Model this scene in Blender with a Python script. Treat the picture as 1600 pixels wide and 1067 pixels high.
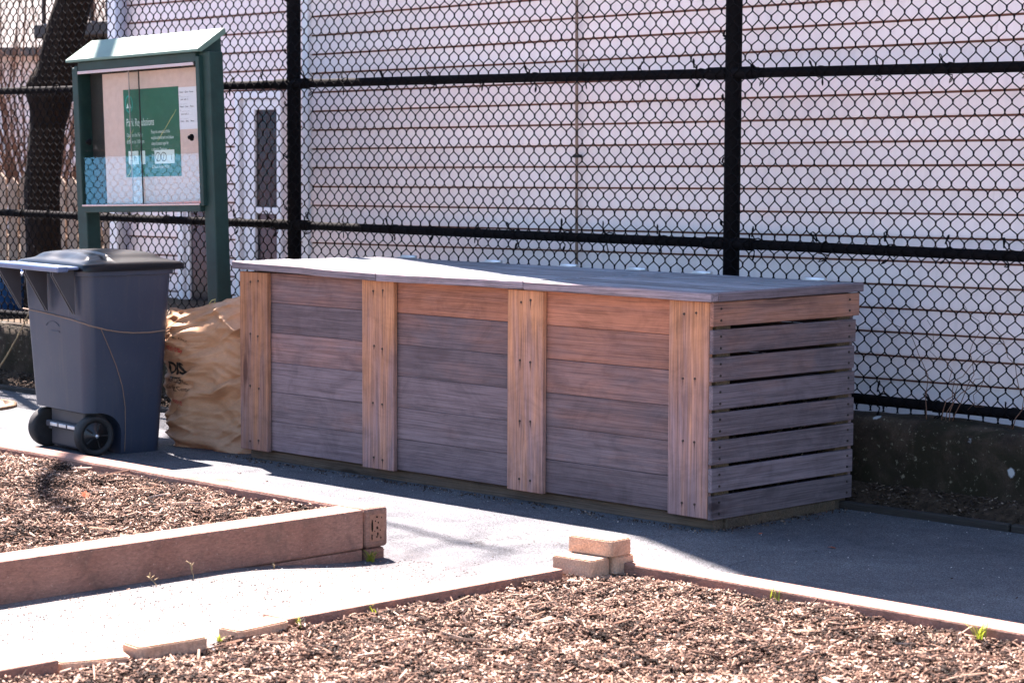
import bpy, bmesh, math, random
import numpy as np
from mathutils import Vector, Matrix, noise

random.seed(7)
rng = np.random.default_rng(7)
R = math.radians
for o in list(bpy.data.objects):
    bpy.data.objects.remove(o, do_unlink=True)
scene = bpy.context.scene
col = scene.collection

# ------------------------------------------------------------------ camera
cam_data = bpy.data.cameras.new('camera')
cam = bpy.data.objects.new('camera', cam_data)
col.objects.link(cam)
scene.camera = cam
cam_data.sensor_width = 36.0
cam_data.lens = 3622.23 / 1600.0 * 36.0
cam_data.clip_start = 0.1
cam_data.clip_end = 800.0
_yaw, _pitch, _roll = R(-45.10591), R(4.841828), R(0.248172)
_f = Vector((math.sin(_yaw) * math.cos(_pitch), math.cos(_yaw) * math.cos(_pitch), -math.sin(_pitch)))
_r = Vector((math.cos(_yaw), -math.sin(_yaw), 0.0))
_u = _r.cross(_f)
_r2 = _r * math.cos(_roll) + _u * math.sin(_roll)
_u2 = -_r * math.sin(_roll) + _u * math.cos(_roll)
_m = Matrix((_r2, _u2, -_f)).transposed().to_4x4()
_m.translation = Vector((5.61267, -6.63262, 1.45))
cam.matrix_world = _m
cam_data.dof.use_dof = True
cam_data.dof.focus_distance = 9.3
cam_data.dof.aperture_fstop = 7.0

# ------------------------------------------------------------------ sky, sun, exposure
SUN_TO = Vector((-0.575, 0.250, 1.0)).normalized()
world = bpy.data.worlds.new('World')
scene.world = world
world.use_nodes = True
wnt = world.node_tree
wnt.nodes.clear()
sky = wnt.nodes.new('ShaderNodeTexSky')
sky.sky_type = 'NISHITA'
sky.sun_disc = False
sky.sun_elevation = math.asin(SUN_TO.z)
sky.sun_rotation = math.atan2(SUN_TO.x, SUN_TO.y)
sky.air_density = 1.0
sky.dust_density = 0.5
sky.ozone_density = 2.5
wbg = wnt.nodes.new('ShaderNodeBackground')
wbg.inputs['Strength'].default_value = 0.05
wout = wnt.nodes.new('ShaderNodeOutputWorld')
wnt.links.new(sky.outputs[0], wbg.inputs[0])
wnt.links.new(wbg.outputs[0], wout.inputs[0])

sun_data = bpy.data.lights.new('sun', 'SUN')
sun_data.energy = 5.0
sun_data.angle = R(0.53)
sun_data.color = (1.0, 0.87, 0.80)
sun = bpy.data.objects.new('sun', sun_data)
col.objects.link(sun)
sun.rotation_euler = (-SUN_TO).to_track_quat('-Z', 'Y').to_euler()

scene.view_settings.view_transform = 'Standard'
scene.view_settings.look = 'None'
scene.view_settings.gamma = 1.0
scene.view_settings.use_curve_mapping = False
scene.view_settings.exposure = 3.08
scene.render.engine = 'CYCLES'
scene.cycles.max_bounces = 8
scene.cycles.diffuse_bounces = 5
scene.cycles.transparent_max_bounces = 12

# ------------------------------------------------------------------ node helpers
class NT:
    def __init__(s, name):
        s.m = bpy.data.materials.new(name)
        s.m.use_nodes = True
        s.t = s.m.node_tree
        s.t.nodes.clear()
        s.out = s.n('ShaderNodeOutputMaterial')
        s.b = s.n('ShaderNodeBsdfPrincipled')
        s.link(s.b.outputs[0], s.out.inputs[0])
    def n(s, typ, **kw):
        nd = s.t.nodes.new(typ)
        for k, v in kw.items():
            setattr(nd, k, v)
        return nd
    def link(s, a, b):
        s.t.links.new(a, b)
    def setv(s, sock, v):
        if hasattr(v, 'is_output') or hasattr(v, 'links'):
            s.link(v, sock)
        else:
            sock.default_value = v
    def coord(s, kind='Object'):
        return s.n('ShaderNodeTexCoord').outputs[kind]
    def mapping(s, vec, scale=(1, 1, 1), loc=(0, 0, 0), rot=(0, 0, 0)):
        m = s.n('ShaderNodeMapping')
        s.link(vec, m.inputs[0])
        s.setv(m.inputs['Location'], loc)
        m.inputs['Rotation'].default_value = rot
        m.inputs['Scale'].default_value = scale
        return m.outputs[0]
    def noise(s, vec, scale, detail=4, rough=0.55, dist=0.0):
        n = s.n('ShaderNodeTexNoise')
        s.link(vec, n.inputs['Vector'])
        n.inputs['Scale'].default_value = scale
        n.inputs['Detail'].default_value = detail
        n.inputs['Roughness'].default_value = rough
        n.inputs['Distortion'].default_value = dist
        return n.outputs[0]
    def voro(s, vec, scale, feature='F1', out='Distance'):
        n = s.n('ShaderNodeTexVoronoi', feature=feature)
        s.link(vec, n.inputs['Vector'])
        n.inputs['Scale'].default_value = scale
        return n.outputs[out]
    def ramp(s, fac, stops):
        r = s.n('ShaderNodeValToRGB')
        s.link(fac, r.inputs[0])
        el = r.color_ramp.elements
        while len(el) < len(stops):
            el.new(0.5)
        for e, (p, c) in zip(el, stops):
            e.position = p
            e.color = (c, c, c, 1) if isinstance(c, (int, float)) else (c[0], c[1], c[2], 1)
        return r.outputs[0]
    def mix(s, fac, a, b, mode='MIX'):
        m = s.n('ShaderNodeMix', data_type='RGBA', blend_type=mode)
        s.setv(m.inputs[0], fac)
        for sock, v in ((m.inputs[6], a), (m.inputs[7], b)):
            if isinstance(v, tuple):
                sock.default_value = (v[0], v[1], v[2], 1)
            else:
                s.setv(sock, v)
        return m.outputs[2]
    def math(s, op, a, b=0.0, clamp=False):
        m = s.n('ShaderNodeMath', operation=op, use_clamp=clamp)
        s.setv(m.inputs[0], a)
        s.setv(m.inputs[1], b)
        return m.outputs[0]
    def attr(s, name, typ='GEOMETRY', out='Fac'):
        a = s.n('ShaderNodeAttribute', attribute_type=typ, attribute_name=name)
        return a.outputs[out]
    def rand(s):
        return s.n('ShaderNodeObjectInfo').outputs['Random']
    def sep(s, vec):
        return s.n('ShaderNodeSeparateXYZ'), vec
    def bump(s, h, strength=0.3, dist=0.005):
        b = s.n('ShaderNodeBump')
        s.link(h, b.inputs['Height'])
        b.inputs['Strength'].default_value = strength
        b.inputs['Distance'].default_value = dist
        s.link(b.outputs[0], s.b.inputs['Normal'])
    def base(s, c):
        if isinstance(c, tuple):
            s.b.inputs['Base Color'].default_value = (c[0], c[1], c[2], 1)
        else:
            s.link(c, s.b.inputs['Base Color'])
    def rough(s, r):
        s.setv(s.b.inputs['Roughness'], r)
    def spec(s, v):
        s.b.inputs['Specular IOR Level'].default_value = v
    def metal(s, v):
        s.b.inputs['Metallic'].default_value = v

def offset_coord(k):
    """object coordinates shifted by a per-object random amount"""
    c = k.coord('Object')
    r = k.rand()
    comb = k.n('ShaderNodeCombineXYZ')
    k.link(k.math('MULTIPLY', r, 91.7), comb.inputs[0])
    k.link(k.math('MULTIPLY', r, 53.1), comb.inputs[1])
    k.link(k.math('MULTIPLY', r, 17.3), comb.inputs[2])
    v = k.n('ShaderNodeVectorMath', operation='ADD')
    k.link(c, v.inputs[0])
    k.link(comb.outputs[0], v.inputs[1])
    return v.outputs[0]

def mat_plain(name, color, rough=0.6, spec=0.4, metal=0.0, var=0.12, scale=8, bump=0.0, bscale=60):
    k = NT(name)
    v = offset_coord(k)
    n = k.noise(v, scale, 5)
    f = k.ramp(n, [(0.3, 1 - var), (0.7, 1 + var)])
    k.base(k.mix(1.0, color, f, 'MULTIPLY'))
    k.rough(rough)
    k.spec(spec)
    k.metal(metal)
    if bump:
        k.bump(k.noise(v, bscale, 3), bump, 0.003)
    return k.m

def mat_wood(name, axis, grey, warm, dark, fine=1.0, warm_bias=0.0, vgrad=None, stk=1.0, val=0.0):
    k = NT(name)
    v = offset_coord(k)
    sc = {'X': (0.6, 34, 34), 'Y': (34, 0.6, 34), 'Z': (34, 34, 0.6)}[axis]
    sc2 = {'X': (0.5, 1, 1), 'Y': (1, 0.5, 1), 'Z': (1, 1, 0.35)}[axis]
    vg = k.mapping(v, sc)
    vb = k.mapping(v, sc2)
    g = k.noise(vg, 1.6, 6, 0.6, 0.6)
    fineln = k.noise(vg, 6.5, 3, 0.6, 0.2)
    blot = k.noise(vb, 4.5, 5, 0.6, 0.8)
    streak = k.noise(k.mapping(v, {'X': (0.8, 9, 9), 'Y': (9, 0.8, 9), 'Z': (9, 9, 0.8)}[axis]), 1.7, 4, 0.55, 1.2)
    w = k.attr('warm', 'OBJECT')
    w = k.math('ADD', w, warm_bias)
    w = k.math('ADD', w, k.math('MULTIPLY', k.math('SUBTRACT', blot, 0.5), 0.7))
    w = k.math('ADD', w, k.math('MULTIPLY', k.math('SUBTRACT', streak, 0.5), stk))
    if vgrad:
        sx = k.n('ShaderNodeSeparateXYZ')
        k.link(k.coord('Object'), sx.inputs[0])
        mr = k.n('ShaderNodeMapRange')
        k.link(sx.outputs[2], mr.inputs[0])
        mr.inputs[1].default_value, mr.inputs[2].default_value = vgrad[0], vgrad[1]
        mr.inputs[3].default_value, mr.inputs[4].default_value = 0.0, vgrad[2]
        w = k.math('ADD', w, mr.outputs[0])
    w = k.ramp(w, [(0.15, 0.0), (0.85, 1.0)])
    c = k.mix(w, grey, warm)
    gd = k.ramp(g, [(0.30, 0.0), (0.52, 1.0)])
    c = k.mix(gd, k.mix(0.38, c, dark), c)
    fl = k.ramp(fineln, [(0.38, 1.0 - 0.45 * fine), (0.55, 1.10)])
    c = k.mix(1.0, c, fl, 'MULTIPLY')
    if val:
        sv = k.noise(k.mapping(v, {'X': (0.7, 22, 22), 'Y': (22, 0.7, 22), 'Z': (22, 22, 0.7)}[axis]), 2.6, 5, 0.65, 0.5)
        c = k.mix(1.0, c, k.ramp(sv, [(0.36, 1 - val), (0.62, 1 + val)]), 'MULTIPLY')
    tone = k.math('ADD', 0.80, k.math('MULTIPLY', k.rand(), 0.42))
    comb = k.n('ShaderNodeCombineColor')
    for i in range(3):
        k.link(tone, comb.inputs[i])
    c = k.mix(1.0, c, comb.outputs[0], 'MULTIPLY')
    # sparse knots, dark at the heart with a faint ring
    kv = k.mapping(v, {'X': (1.5, 5.5, 5.5), 'Y': (5.5, 1.5, 5.5), 'Z': (5.5, 5.5, 1.5)}[axis])
    kn = k.n('ShaderNodeTexVoronoi')
    k.link(kv, kn.inputs['Vector'])
    kn.inputs['Scale'].default_value = 1.0
    ks = k.n('ShaderNodeSeparateColor')
    k.link(kn.outputs['Color'], ks.inputs[0])
    pick = k.math('GREATER_THAN', ks.outputs[0], 0.62)
    kd = k.math('ADD', kn.outputs['Distance'], k.math('MULTIPLY', k.math('SUBTRACT', g, 0.5), 0.10))
    km = k.math('MULTIPLY', k.ramp(kd, [(0.07, 0.85), (0.13, 0.15), (0.20, 0.32), (0.27, 0.0)]), pick)
    c = k.mix(km, c, (dark[0] * 0.55, dark[1] * 0.5, dark[2] * 0.5))
    # grey weather stains running across the boards
    wst = k.ramp(k.noise(k.mapping(v, (2.2, 2.2, 3.0)), 2.4, 6, 0.7, 1.0), [(0.34, 0.78), (0.52, 1.0), (0.70, 1.10)])
    c = k.mix(1.0, c, wst, 'MULTIPLY')
    k.base(c)
    k.rough(0.82)
    k.spec(0.25)
    k.bump(k.math('ADD', fineln, k.math('MULTIPLY', g, 0.7)), 0.45 * fine, 0.004)
    return k.m

M = {}
GREY = (0.178, 0.128, 0.138)
M['panel_wood'] = mat_wood('panel_wood', 'X', GREY, (0.38, 0.155, 0.095), (0.09, 0.055, 0.06), 0.62, 0.0, None, 0.5, 0.09)
M['post_wood'] = mat_wood('post_wood', 'Z', (0.245, 0.155, 0.155), (0.44, 0.20, 0.105), (0.15, 0.07, 0.055), 0.7, -0.24, (0.15, 0.85, 0.58), 1.5, 0.10)
M['slat_wood'] = mat_wood('slat_wood', 'Y', (0.165, 0.128, 0.145), (0.34, 0.15, 0.09), (0.08, 0.055, 0.06), 0.65, -0.05, None, 0.45, 0.09)
M['lid_wood'] = mat_wood('lid_wood', 'X', (0.215, 0.228, 0.262), (0.29, 0.27, 0.28), (0.09, 0.09, 0.105), 1.0, -0.25, None, 0.8, 0.38)
M['fascia_wood'] = mat_wood('fascia_wood', 'X', (0.235, 0.19, 0.215), (0.33, 0.22, 0.20), (0.11, 0.09, 0.09), 0.9, -0.15, None, 0.6, 0.15)
M['base_wood'] = mat_wood('base_wood', 'X', (0.10, 0.075, 0.06), (0.15, 0.10, 0.06), (0.035, 0.028, 0.02), 0.8)
M['edging_wood'] = mat_wood('edging_wood', 'X', (0.035, 0.03, 0.028), (0.06, 0.045, 0.035), (0.015, 0.012, 0.01), 0.8)
M['picket_wood'] = mat_wood('picket_wood', 'Z', (0.34, 0.27, 0.22), (0.5, 0.33, 0.2), (0.16, 0.1, 0.07), 0.8, 0.2)
M['screw'] = mat_plain('screw_head', (0.055, 0.04, 0.036), 0.5, 0.4, 0.6)
M['hinge'] = mat_plain('galvanised_steel', (0.62, 0.62, 0.64), 0.38, 0.5, 0.75)
M['black_vinyl'] = mat_plain('black_vinyl_coat', (0.004, 0.0038, 0.005), 0.75, 0.06, 0.0, 0.25, 20)
M['black_paint'] = mat_plain('black_paint', (0.022, 0.02, 0.02), 0.6, 0.3)
def mat_siding():
    k = NT('vinyl_siding')
    v = offset_coord(k)
    n = k.noise(v, 1.1, 5, 0.6)
    st = k.noise(k.mapping(v, (9, 9, 0.8)), 2.0, 5, 0.65)
    c = k.mix(k.ramp(n, [(0.3, 0.0), (0.7, 1.0)]), (0.84, 0.715, 0.70), (0.90, 0.78, 0.765))
    c = k.mix(1.0, c, k.ramp(st, [(0.30, 0.90), (0.55, 1.0)]), 'MULTIPLY')
    t = k.math('ADD', 0.95, k.math('MULTIPLY', k.rand(), 0.07))
    cc = k.n('ShaderNodeCombineColor')
    for i in range(3):
        k.link(t, cc.inputs[i])
    k.base(k.mix(1.0, c, cc.outputs[0], 'MULTIPLY'))
    k.rough(0.55)
    k.spec(0.3)
    k.bump(k.noise(k.mapping(v, (3, 3, 40)), 3, 4), 0.12, 0.004)
    return k.m
M['siding'] = mat_siding()
M['bounce_cut_skin'] = mat_plain('bounce_cut_brown', (0.13, 0.09, 0.07), 0.9, 0.2, 0, 0.3, 6)
M['lap_shade'] = mat_plain('lap_shade_brown', (0.17, 0.085, 0.07), 0.9, 0.1)  # brown core seen in the lap gaps stands in for each board's shadow line
M['trim'] = mat_plain('white_trim', (0.78, 0.77, 0.80), 0.45, 0.4, 0, 0.03)
M['roofing'] = mat_plain('asphalt_shingle', (0.09, 0.085, 0.085), 0.9, 0.2)
M['downspout'] = mat_plain('blue_grey_aluminium', (0.34, 0.37, 0.46), 0.4, 0.5, 0.0, 0.05)
M['cable'] = mat_plain('old_cable', (0.24, 0.16, 0.12), 0.6, 0.3, 0, 0.3, 3)
M['green'] = mat_plain('dark_green_paint', (0.009, 0.032, 0.029), 0.55, 0.35, 0, 0.2, 14, 0.25, 180)
M['green_roof'] = mat_plain('pale_green_roof', (0.105, 0.175, 0.145), 0.6, 0.45, 0, 0.12, 5)  # paler base colour than the green of the posts
M['frame_metal'] = mat_plain('brushed_frame', (0.50, 0.42, 0.42), 0.35, 0.5, 0.6, 0.05)
M['cork'] = mat_plain('pink_backing_board', (0.62, 0.44, 0.40), 0.8, 0.2, 0, 0.06, 30)
M['paper'] = mat_plain('notice_paper', (0.70, 0.66, 0.72), 0.8, 0.2, 0, 0.03)
M['poster'] = mat_plain('green_poster', (0.012, 0.10, 0.058), 0.45, 0.4, 0, 0.08)
M['print_white'] = mat_plain('white_print', (0.62, 0.68, 0.66), 0.6, 0.2, 0, 0.02)
M['print_teal'] = mat_plain('teal_print', (0.03, 0.30, 0.26), 0.6, 0.2, 0, 0.02)
M['print_yellow'] = mat_plain('yellow_tear', (0.58, 0.50, 0.20), 0.6, 0.2)
M['ink_black'] = mat_plain('black_ink', (0.02, 0.017, 0.015), 0.7, 0.2)
M['ink_red'] = mat_plain('red_ink', (0.45, 0.03, 0.04), 0.7, 0.2)
def mat_cart():
    k = NT('grey_blue_plastic')
    v = k.coord('Object')
    n = k.noise(v, 3.0, 5, 0.6)
    c = k.mix(k.ramp(n, [(0.35, 0.0), (0.65, 1.0)]), (0.026, 0.036, 0.064), (0.033, 0.043, 0.071))
    scr = k.ramp(k.noise(k.mapping(v, (60, 60, 2.5), (0, 0, 0), (0.25, 0.2, 0.0)), 1.0, 4, 0.6, 0.4), [(0.66, 0.0), (0.72, 0.55)])
    spt = k.ramp(k.noise(v, 5.0, 4, 0.6), [(0.45, 0.0), (0.62, 1.0)])
    c = k.mix(k.math('MULTIPLY', scr, spt), c, (0.11, 0.12, 0.14))
    drip = k.ramp(k.noise(k.mapping(v, (26, 26, 1.3)), 1.0, 5, 0.65), [(0.52, 0.0), (0.70, 0.32)])
    c = k.mix(drip, c, (0.075, 0.072, 0.075))
    dst = k.ramp(k.noise(v, 48, 5, 0.75), [(0.60, 0.0), (0.72, 0.35)])
    c = k.mix(dst, c, (0.11, 0.10, 0.10))
    k.base(c)
    k.rough(k.ramp(n, [(0.3, 0.36), (0.7, 0.55)]))
    k.spec(0.42)
    k.bump(k.noise(v, 220, 3), 0.08, 0.003)
    return k.m
M['cart'] = mat_cart()
M['cart_lid'] = mat_plain('black_lid_plastic', (0.0035, 0.0036, 0.006), 0.30, 0.32, 0, 0.2, 6)
M['handle_plastic'] = mat_plain('handle_plastic', (0.09, 0.13, 0.24), 0.35, 0.5)
M['cart_dark'] = mat_plain('dark_wheel_well', (0.045, 0.045, 0.055), 0.5, 0.4)
M['rubber'] = mat_plain('wheel_rubber', (0.024, 0.023, 0.024), 0.7, 0.3, 0, 0.3, 20)
M['wheel_hub'] = mat_plain('wheel_hub_black', (0.012, 0.012, 0.014), 0.35, 0.5)
M['cord'] = mat_plain('brown_cord', (0.20, 0.14, 0.11), 0.7, 0.2)
M['bark'] = None
M['wire_debris'] = mat_plain('dry_twig', (0.30, 0.22, 0.13), 0.8, 0.2, 0, 0.3, 10)
M['blue_plastic'] = mat_plain('blue_plastic', (0.03, 0.13, 0.42), 0.35, 0.5)
M['white_plastic'] = mat_plain('white_plastic', (0.75, 0.75, 0.8), 0.4, 0.4)
M['leaf_red'] = mat_plain('dry_leaf', (0.45, 0.10, 0.035), 0.7, 0.3, 0, 0.3, 40)
M['iron'] = mat_plain('rusty_iron', (0.20, 0.13, 0.085), 0.7, 0.4, 0.2, 0.4, 20, 0.4, 80)
M['court_blue'] = mat_plain('blue_court', (0.10, 0.34, 0.60), 0.85, 0.2, 0, 0.1, 2)
M['court_red'] = mat_plain('red_court', (0.50, 0.10, 0.09), 0.85, 0.2, 0, 0.1, 2)
M['window_dark'] = mat_plain('dark_door_panel', (0.03, 0.027, 0.033), 0.25, 0.5)

def mat_asphalt():
    k = NT('asphalt')
    v = k.coord('Object')
    big = k.noise(v, 0.9, 5, 0.6)
    mid = k.noise(v, 14, 5, 0.6)
    fine = k.noise(v, 190, 2, 0.6)
    agg = k.voro(v, 120)
    c = k.mix(k.ramp(big, [(0.35, 0.0), (0.68, 1.0)]), (0.060, 0.063, 0.075), (0.104, 0.106, 0.116))
    c = k.mix(1.0, c, k.ramp(mid, [(0.3, 0.82), (0.7, 1.16)]), 'MULTIPLY')
    c = k.mix(1.0, c, k.ramp(fine, [(0.38, 0.45), (0.62, 1.55)]), 'MULTIPLY')
    c = k.mix(1.0, c, k.ramp(k.noise(v, 75, 3, 0.6), [(0.36, 0.70), (0.64, 1.30)]), 'MULTIPLY')
    sx = k.n('ShaderNodeSeparateXYZ')
    k.link(v, sx.inputs[0])
    dx = k.math('ABSOLUTE', k.math('SUBTRACT', sx.outputs[0], 0.0))
    dm = k.math('MULTIPLY', k.ramp(dx, [(0.30, 1.0), (0.75, 0.0)]), k.ramp(k.math('MULTIPLY', sx.outputs[1], -0.3), [(0.30, 0.0), (0.50, 1.0)]))
    dm = k.math('MULTIPLY', dm, k.ramp(k.noise(v, 3.2, 6, 0.65), [(0.36, 0.25), (0.58, 1.0)]))
    c = k.mix(dm, c, k.mix(k.ramp(k.noise(v, 130, 3, 0.7), [(0.4, 0.0), (0.6, 1.0)]), (0.10, 0.085, 0.085), (0.24, 0.205, 0.195)))
    c = k.mix(k.ramp(agg, [(0.10, 0.55), (0.22, 0.0)]), c, (0.21, 0.20, 0.20))
    wv = k.n('ShaderNodeVectorMath', operation='ADD')
    k.link(v, wv.inputs[0])
    nv = k.n('ShaderNodeTexNoise')
    k.link(v, nv.inputs['Vector'])
    nv.inputs['Scale'].default_value = 2.5
    nv.inputs['Detail'].default_value = 5
    k.link(nv.outputs['Color'], wv.inputs[1])
    ck = k.voro(wv.outputs[0], 0.55, 'DISTANCE_TO_EDGE')
    ckm = k.math('MULTIPLY', k.ramp(ck, [(0.0, 1.0), (0.0022, 1.0), (0.0040, 0.0)]), k.ramp(k.noise(v, 0.7, 3), [(0.50, 0.0), (0.56, 0.8)]))
    c = k.mix(ckm, c, (0.02, 0.02, 0.022))
    c = k.mix(1.0, c, k.ramp(k.noise(v, 3.1, 6, 0.7, 0.8), [(0.32, 0.84), (0.50, 1.0), (0.68, 1.10)]), 'MULTIPLY')
    k.base(c)
    k.rough(0.9)
    k.spec(0.25)
    k.bump(k.math('ADD', fine, k.math('MULTIPLY', agg, 0.9)), 0.75, 0.004)
    return k.m
M['asphalt'] = mat_asphalt()
M['bounce_tan'] = mat_plain('bounce_tan', (0.36, 0.285, 0.235), 0.95, 0.1, 0, 0.15, 6, 0.5, 90)

def mat_soil(name, a, b, scale=30):
    k = NT(name)
    v = k.coord('Object')
    n = k.noise(v, scale, 6, 0.65)
    c = k.mix(k.ramp(n, [(0.35, 0.0), (0.65, 1.0)]), a, b)
    k.base(c)
    k.rough(0.95)
    k.spec(0.1)
    k.bump(k.noise(v, scale * 2.2, 5, 0.7), 0.9, 0.02)
    return k.m
M['soil'] = mat_soil('dark_soil', (0.025, 0.017, 0.012), (0.075, 0.05, 0.035))
M['yard'] = mat_soil('yard_soil', (0.045, 0.034, 0.025), (0.10, 0.075, 0.055), 8)

def mat_chip(name, stops):
    k = NT(name)
    t = k.attr('tint')
    v = k.coord('Object')
    c = k.ramp(t, stops)
    c = k.mix(1.0, c, k.ramp(k.noise(v, 160, 3), [(0.3, 0.72), (0.7, 1.2)]), 'MULTIPLY')
    k.base(c)
    k.rough(0.85)
    k.spec(0.2)
    return k.m
M['mulch'] = mat_chip('bark_mulch', [(0.0, (0.011, 0.006, 0.005)), (0.30, (0.045, 0.023, 0.017)), (0.55, (0.15, 0.083, 0.060)), (0.80, (0.31, 0.20, 0.15)), (1.0, (0.54, 0.41, 0.335))])
M['litter'] = mat_chip('leaf_litter', [(0.0, (0.012, 0.008, 0.006)), (0.6, (0.045, 0.029, 0.021)), (0.9, (0.12, 0.085, 0.065)), (1.0, (0.30, 0.22, 0.17))])
M['grit'] = mat_chip('grit', [(0.0, (0.05, 0.04, 0.035)), (0.6, (0.18, 0.15, 0.13)), (1.0, (0.55, 0.52, 0.5))])

def mat_concrete(name, a, b, moss=None, lichen=False, pit=True):
    k = NT(name)
    v = offset_coord(k)
    n = k.noise(v, 9, 6, 0.65)
    fine = k.noise(v, 150, 3, 0.6)
    c = k.mix(k.ramp(n, [(0.32, 0.0), (0.68, 1.0)]), a, b)
    c = k.mix(1.0, c, k.ramp(fine, [(0.3, 0.72), (0.7, 1.22)]), 'MULTIPLY')
    if moss:
        mn = k.noise(v, 5.5, 6, 0.7, 0.6)
        c = k.mix(k.ramp(mn, [(0.42, 0.0), (0.58, 0.9)]), c, moss)
    if lichen:
        d = k.voro(v, 5.2)
        wob = k.math('ADD', d, k.math('MULTIPLY', k.noise(v, 45, 4), 0.12))
        msk = k.ramp(wob, [(0.14, 1.0), (0.17, 0.0)])
        c = k.mix(msk, c, (0.33, 0.34, 0.36))
        s2 = k.ramp(k.noise(v, 38, 5, 0.75), [(0.60, 0.0), (0.68, 0.75)])
        c = k.mix(s2, c, (0.22, 0.20, 0.15))
    k.base(c)
    k.rough(0.92)
    k.spec(0.15)
    k.bump(k.math('ADD', n, k.math('MULTIPLY', fine, 0.5)), 0.6, 0.008)
    return k.m
M['concrete_wall'] = mat_concrete('mossy_concrete', (0.016, 0.011, 0.009), (0.055, 0.040, 0.029), (0.016, 0.014, 0.008), True)
M['paver'] = mat_concrete('paver_concrete', (0.36, 0.225, 0.155), (0.50, 0.335, 0.245))

def mat_timber():
    k = NT('composite_timber')
    v = offset_coord(k)
    n = k.noise(v, 4, 5, 0.6)
    st = k.noise(k.mapping(v, (18, 18, 60), (0, 0, 0), (0.4, 0.3, 0)), 3.0, 5, 0.7, 0.8)
    c = k.mix(k.ramp(n, [(0.3, 0.0), (0.7, 1.0)]), (0.215, 0.108, 0.082), (0.30, 0.165, 0.128))
    c = k.mix(1.0, c, k.ramp(st, [(0.32, 0.66), (0.66, 1.26)]), 'MULTIPLY')
    c = k.mix(k.ramp(k.noise(v, 6.5, 6, 0.72, 0.6), [(0.52, 0.0), (0.66, 0.65)]), c, (0.12, 0.075, 0.06))
    c = k.mix(k.ramp(k.noise(v, 70, 4, 0.7), [(0.62, 0.0), (0.70, 0.7)]), c, (0.42, 0.29, 0.24))
    k.base(c)
    k.rough(0.8)
    k.spec(0.25)
    k.bump(k.math('ADD', st, k.noise(v, 90, 3)), 0.6, 0.006)
    return k.m
M['timber'] = mat_timber()
M['timber_core'] = mat_plain('timber_foam_core', (0.26, 0.14, 0.10), 0.85, 0.2, 0, 0.2, 60, 0.8, 120)
M['hole'] = mat_plain('hollow_black', (0.012, 0.008, 0.006), 0.9, 0.1)

def mat_bark():
    k = NT('tree_bark')
    v = k.coord('Object')
    vs = k.mapping(v, (26, 26, 6))
    d = k.voro(vs, 1.0)
    n = k.noise(vs, 2.2, 6, 0.7, 0.8)
    c = k.mix(k.ramp(n, [(0.3, 0.0), (0.7, 1.0)]), (0.010, 0.007, 0.006), (0.034, 0.025, 0.021))
    sp = k.ramp(k.noise(v, 24, 4, 0.7), [(0.66, 0.0), (0.74, 0.7)])
    c = k.mix(sp, c, (0.19, 0.19, 0.18))
    k.base(c)
    k.rough(0.95)
    k.spec(0.1)
    k.bump(k.math('ADD', d, n), 1.0, 0.03)
    return k.m
M['bark'] = mat_bark()
M['twig'] = mat_plain('twig_bark', (0.13, 0.075, 0.055), 0.9, 0.15, 0, 0.25, 3)

def mat_paper_bag():
    k = NT('kraft_paper')
    v = k.coord('Object')
    n = k.noise(v, 7, 5, 0.6)
    c = k.mix(k.ramp(n, [(0.3, 0.0), (0.7, 1.0)]), (0.42, 0.235, 0.135), (0.53, 0.32, 0.20))
    fib = k.noise(k.mapping(v, (30, 30, 160)), 2, 4)
    c = k.mix(1.0, c, k.ramp(fib, [(0.3, 0.9), (0.7, 1.08)]), 'MULTIPLY')
    k.base(c)
    k.rough(0.62)
    k.spec(0.3)
    k.bump(k.noise(v, 40, 5, 0.6, 1.5), 0.10, 0.01)
    tr = k.n('ShaderNodeBsdfTranslucent')
    k.link(c, tr.inputs[0])
    mx = k.n('ShaderNodeMixShader')
    mx.inputs[0].default_value = 0.2
    k.link(k.b.outputs[0], mx.inputs[1])
    k.link(tr.outputs[0], mx.inputs[2])
    k.link(mx.outputs[0], k.out.inputs[0])
    return k.m
M['bag'] = mat_paper_bag()

def mat_glass(name, rough=0.02, tint=(0.95, 0.97, 0.96)):
    k = NT(name)
    tr = k.n('ShaderNodeBsdfTransparent')
    tr.inputs[0].default_value = (tint[0], tint[1], tint[2], 1)
    gl = k.n('ShaderNodeBsdfGlossy')
    gl.inputs['Roughness'].default_value = rough
    fr = k.n('ShaderNodeFresnel')
    fr.inputs[0].default_value = 1.5
    mx = k.n('ShaderNodeMixShader')
    bf = k.n('ShaderNodeNewGeometry').outputs['Backfacing']
    k.link(k.math('MULTIPLY', fr.outputs[0], k.math('SUBTRACT', 1.0, bf)), mx.inputs[0])
    k.link(tr.outputs[0], mx.inputs[1])
    k.link(gl.outputs[0], mx.inputs[2])
    k.link(mx.outputs[0], k.out.inputs[0])
    k.t.nodes.remove(k.b)
    return k.m
M['glass'] = mat_glass('cabinet_glass', 0.004)
M['window_glass'] = mat_glass('window_glass', 0.3, (0.5, 0.52, 0.55))

def mat_grass():
    k = NT('grass_blade')
    t = k.attr('tint')
    c = k.ramp(t, [(0.0, (0.12, 0.19, 0.015)), (0.6, (0.28, 0.30, 0.03)), (1.0, (0.45, 0.36, 0.12))])
    k.base(c)
    k.rough(0.6)
    tr = k.n('ShaderNodeBsdfTranslucent')
    k.link(c, tr.inputs[0])
    mx = k.n('ShaderNodeMixShader')
    mx.inputs[0].default_value = 0.4
    k.link(k.b.outputs[0], mx.inputs[1])
    k.link(tr.outputs[0], mx.inputs[2])
    k.link(mx.outputs[0], k.out.inputs[0])
    return k.m
M['grass'] = mat_grass()

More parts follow.
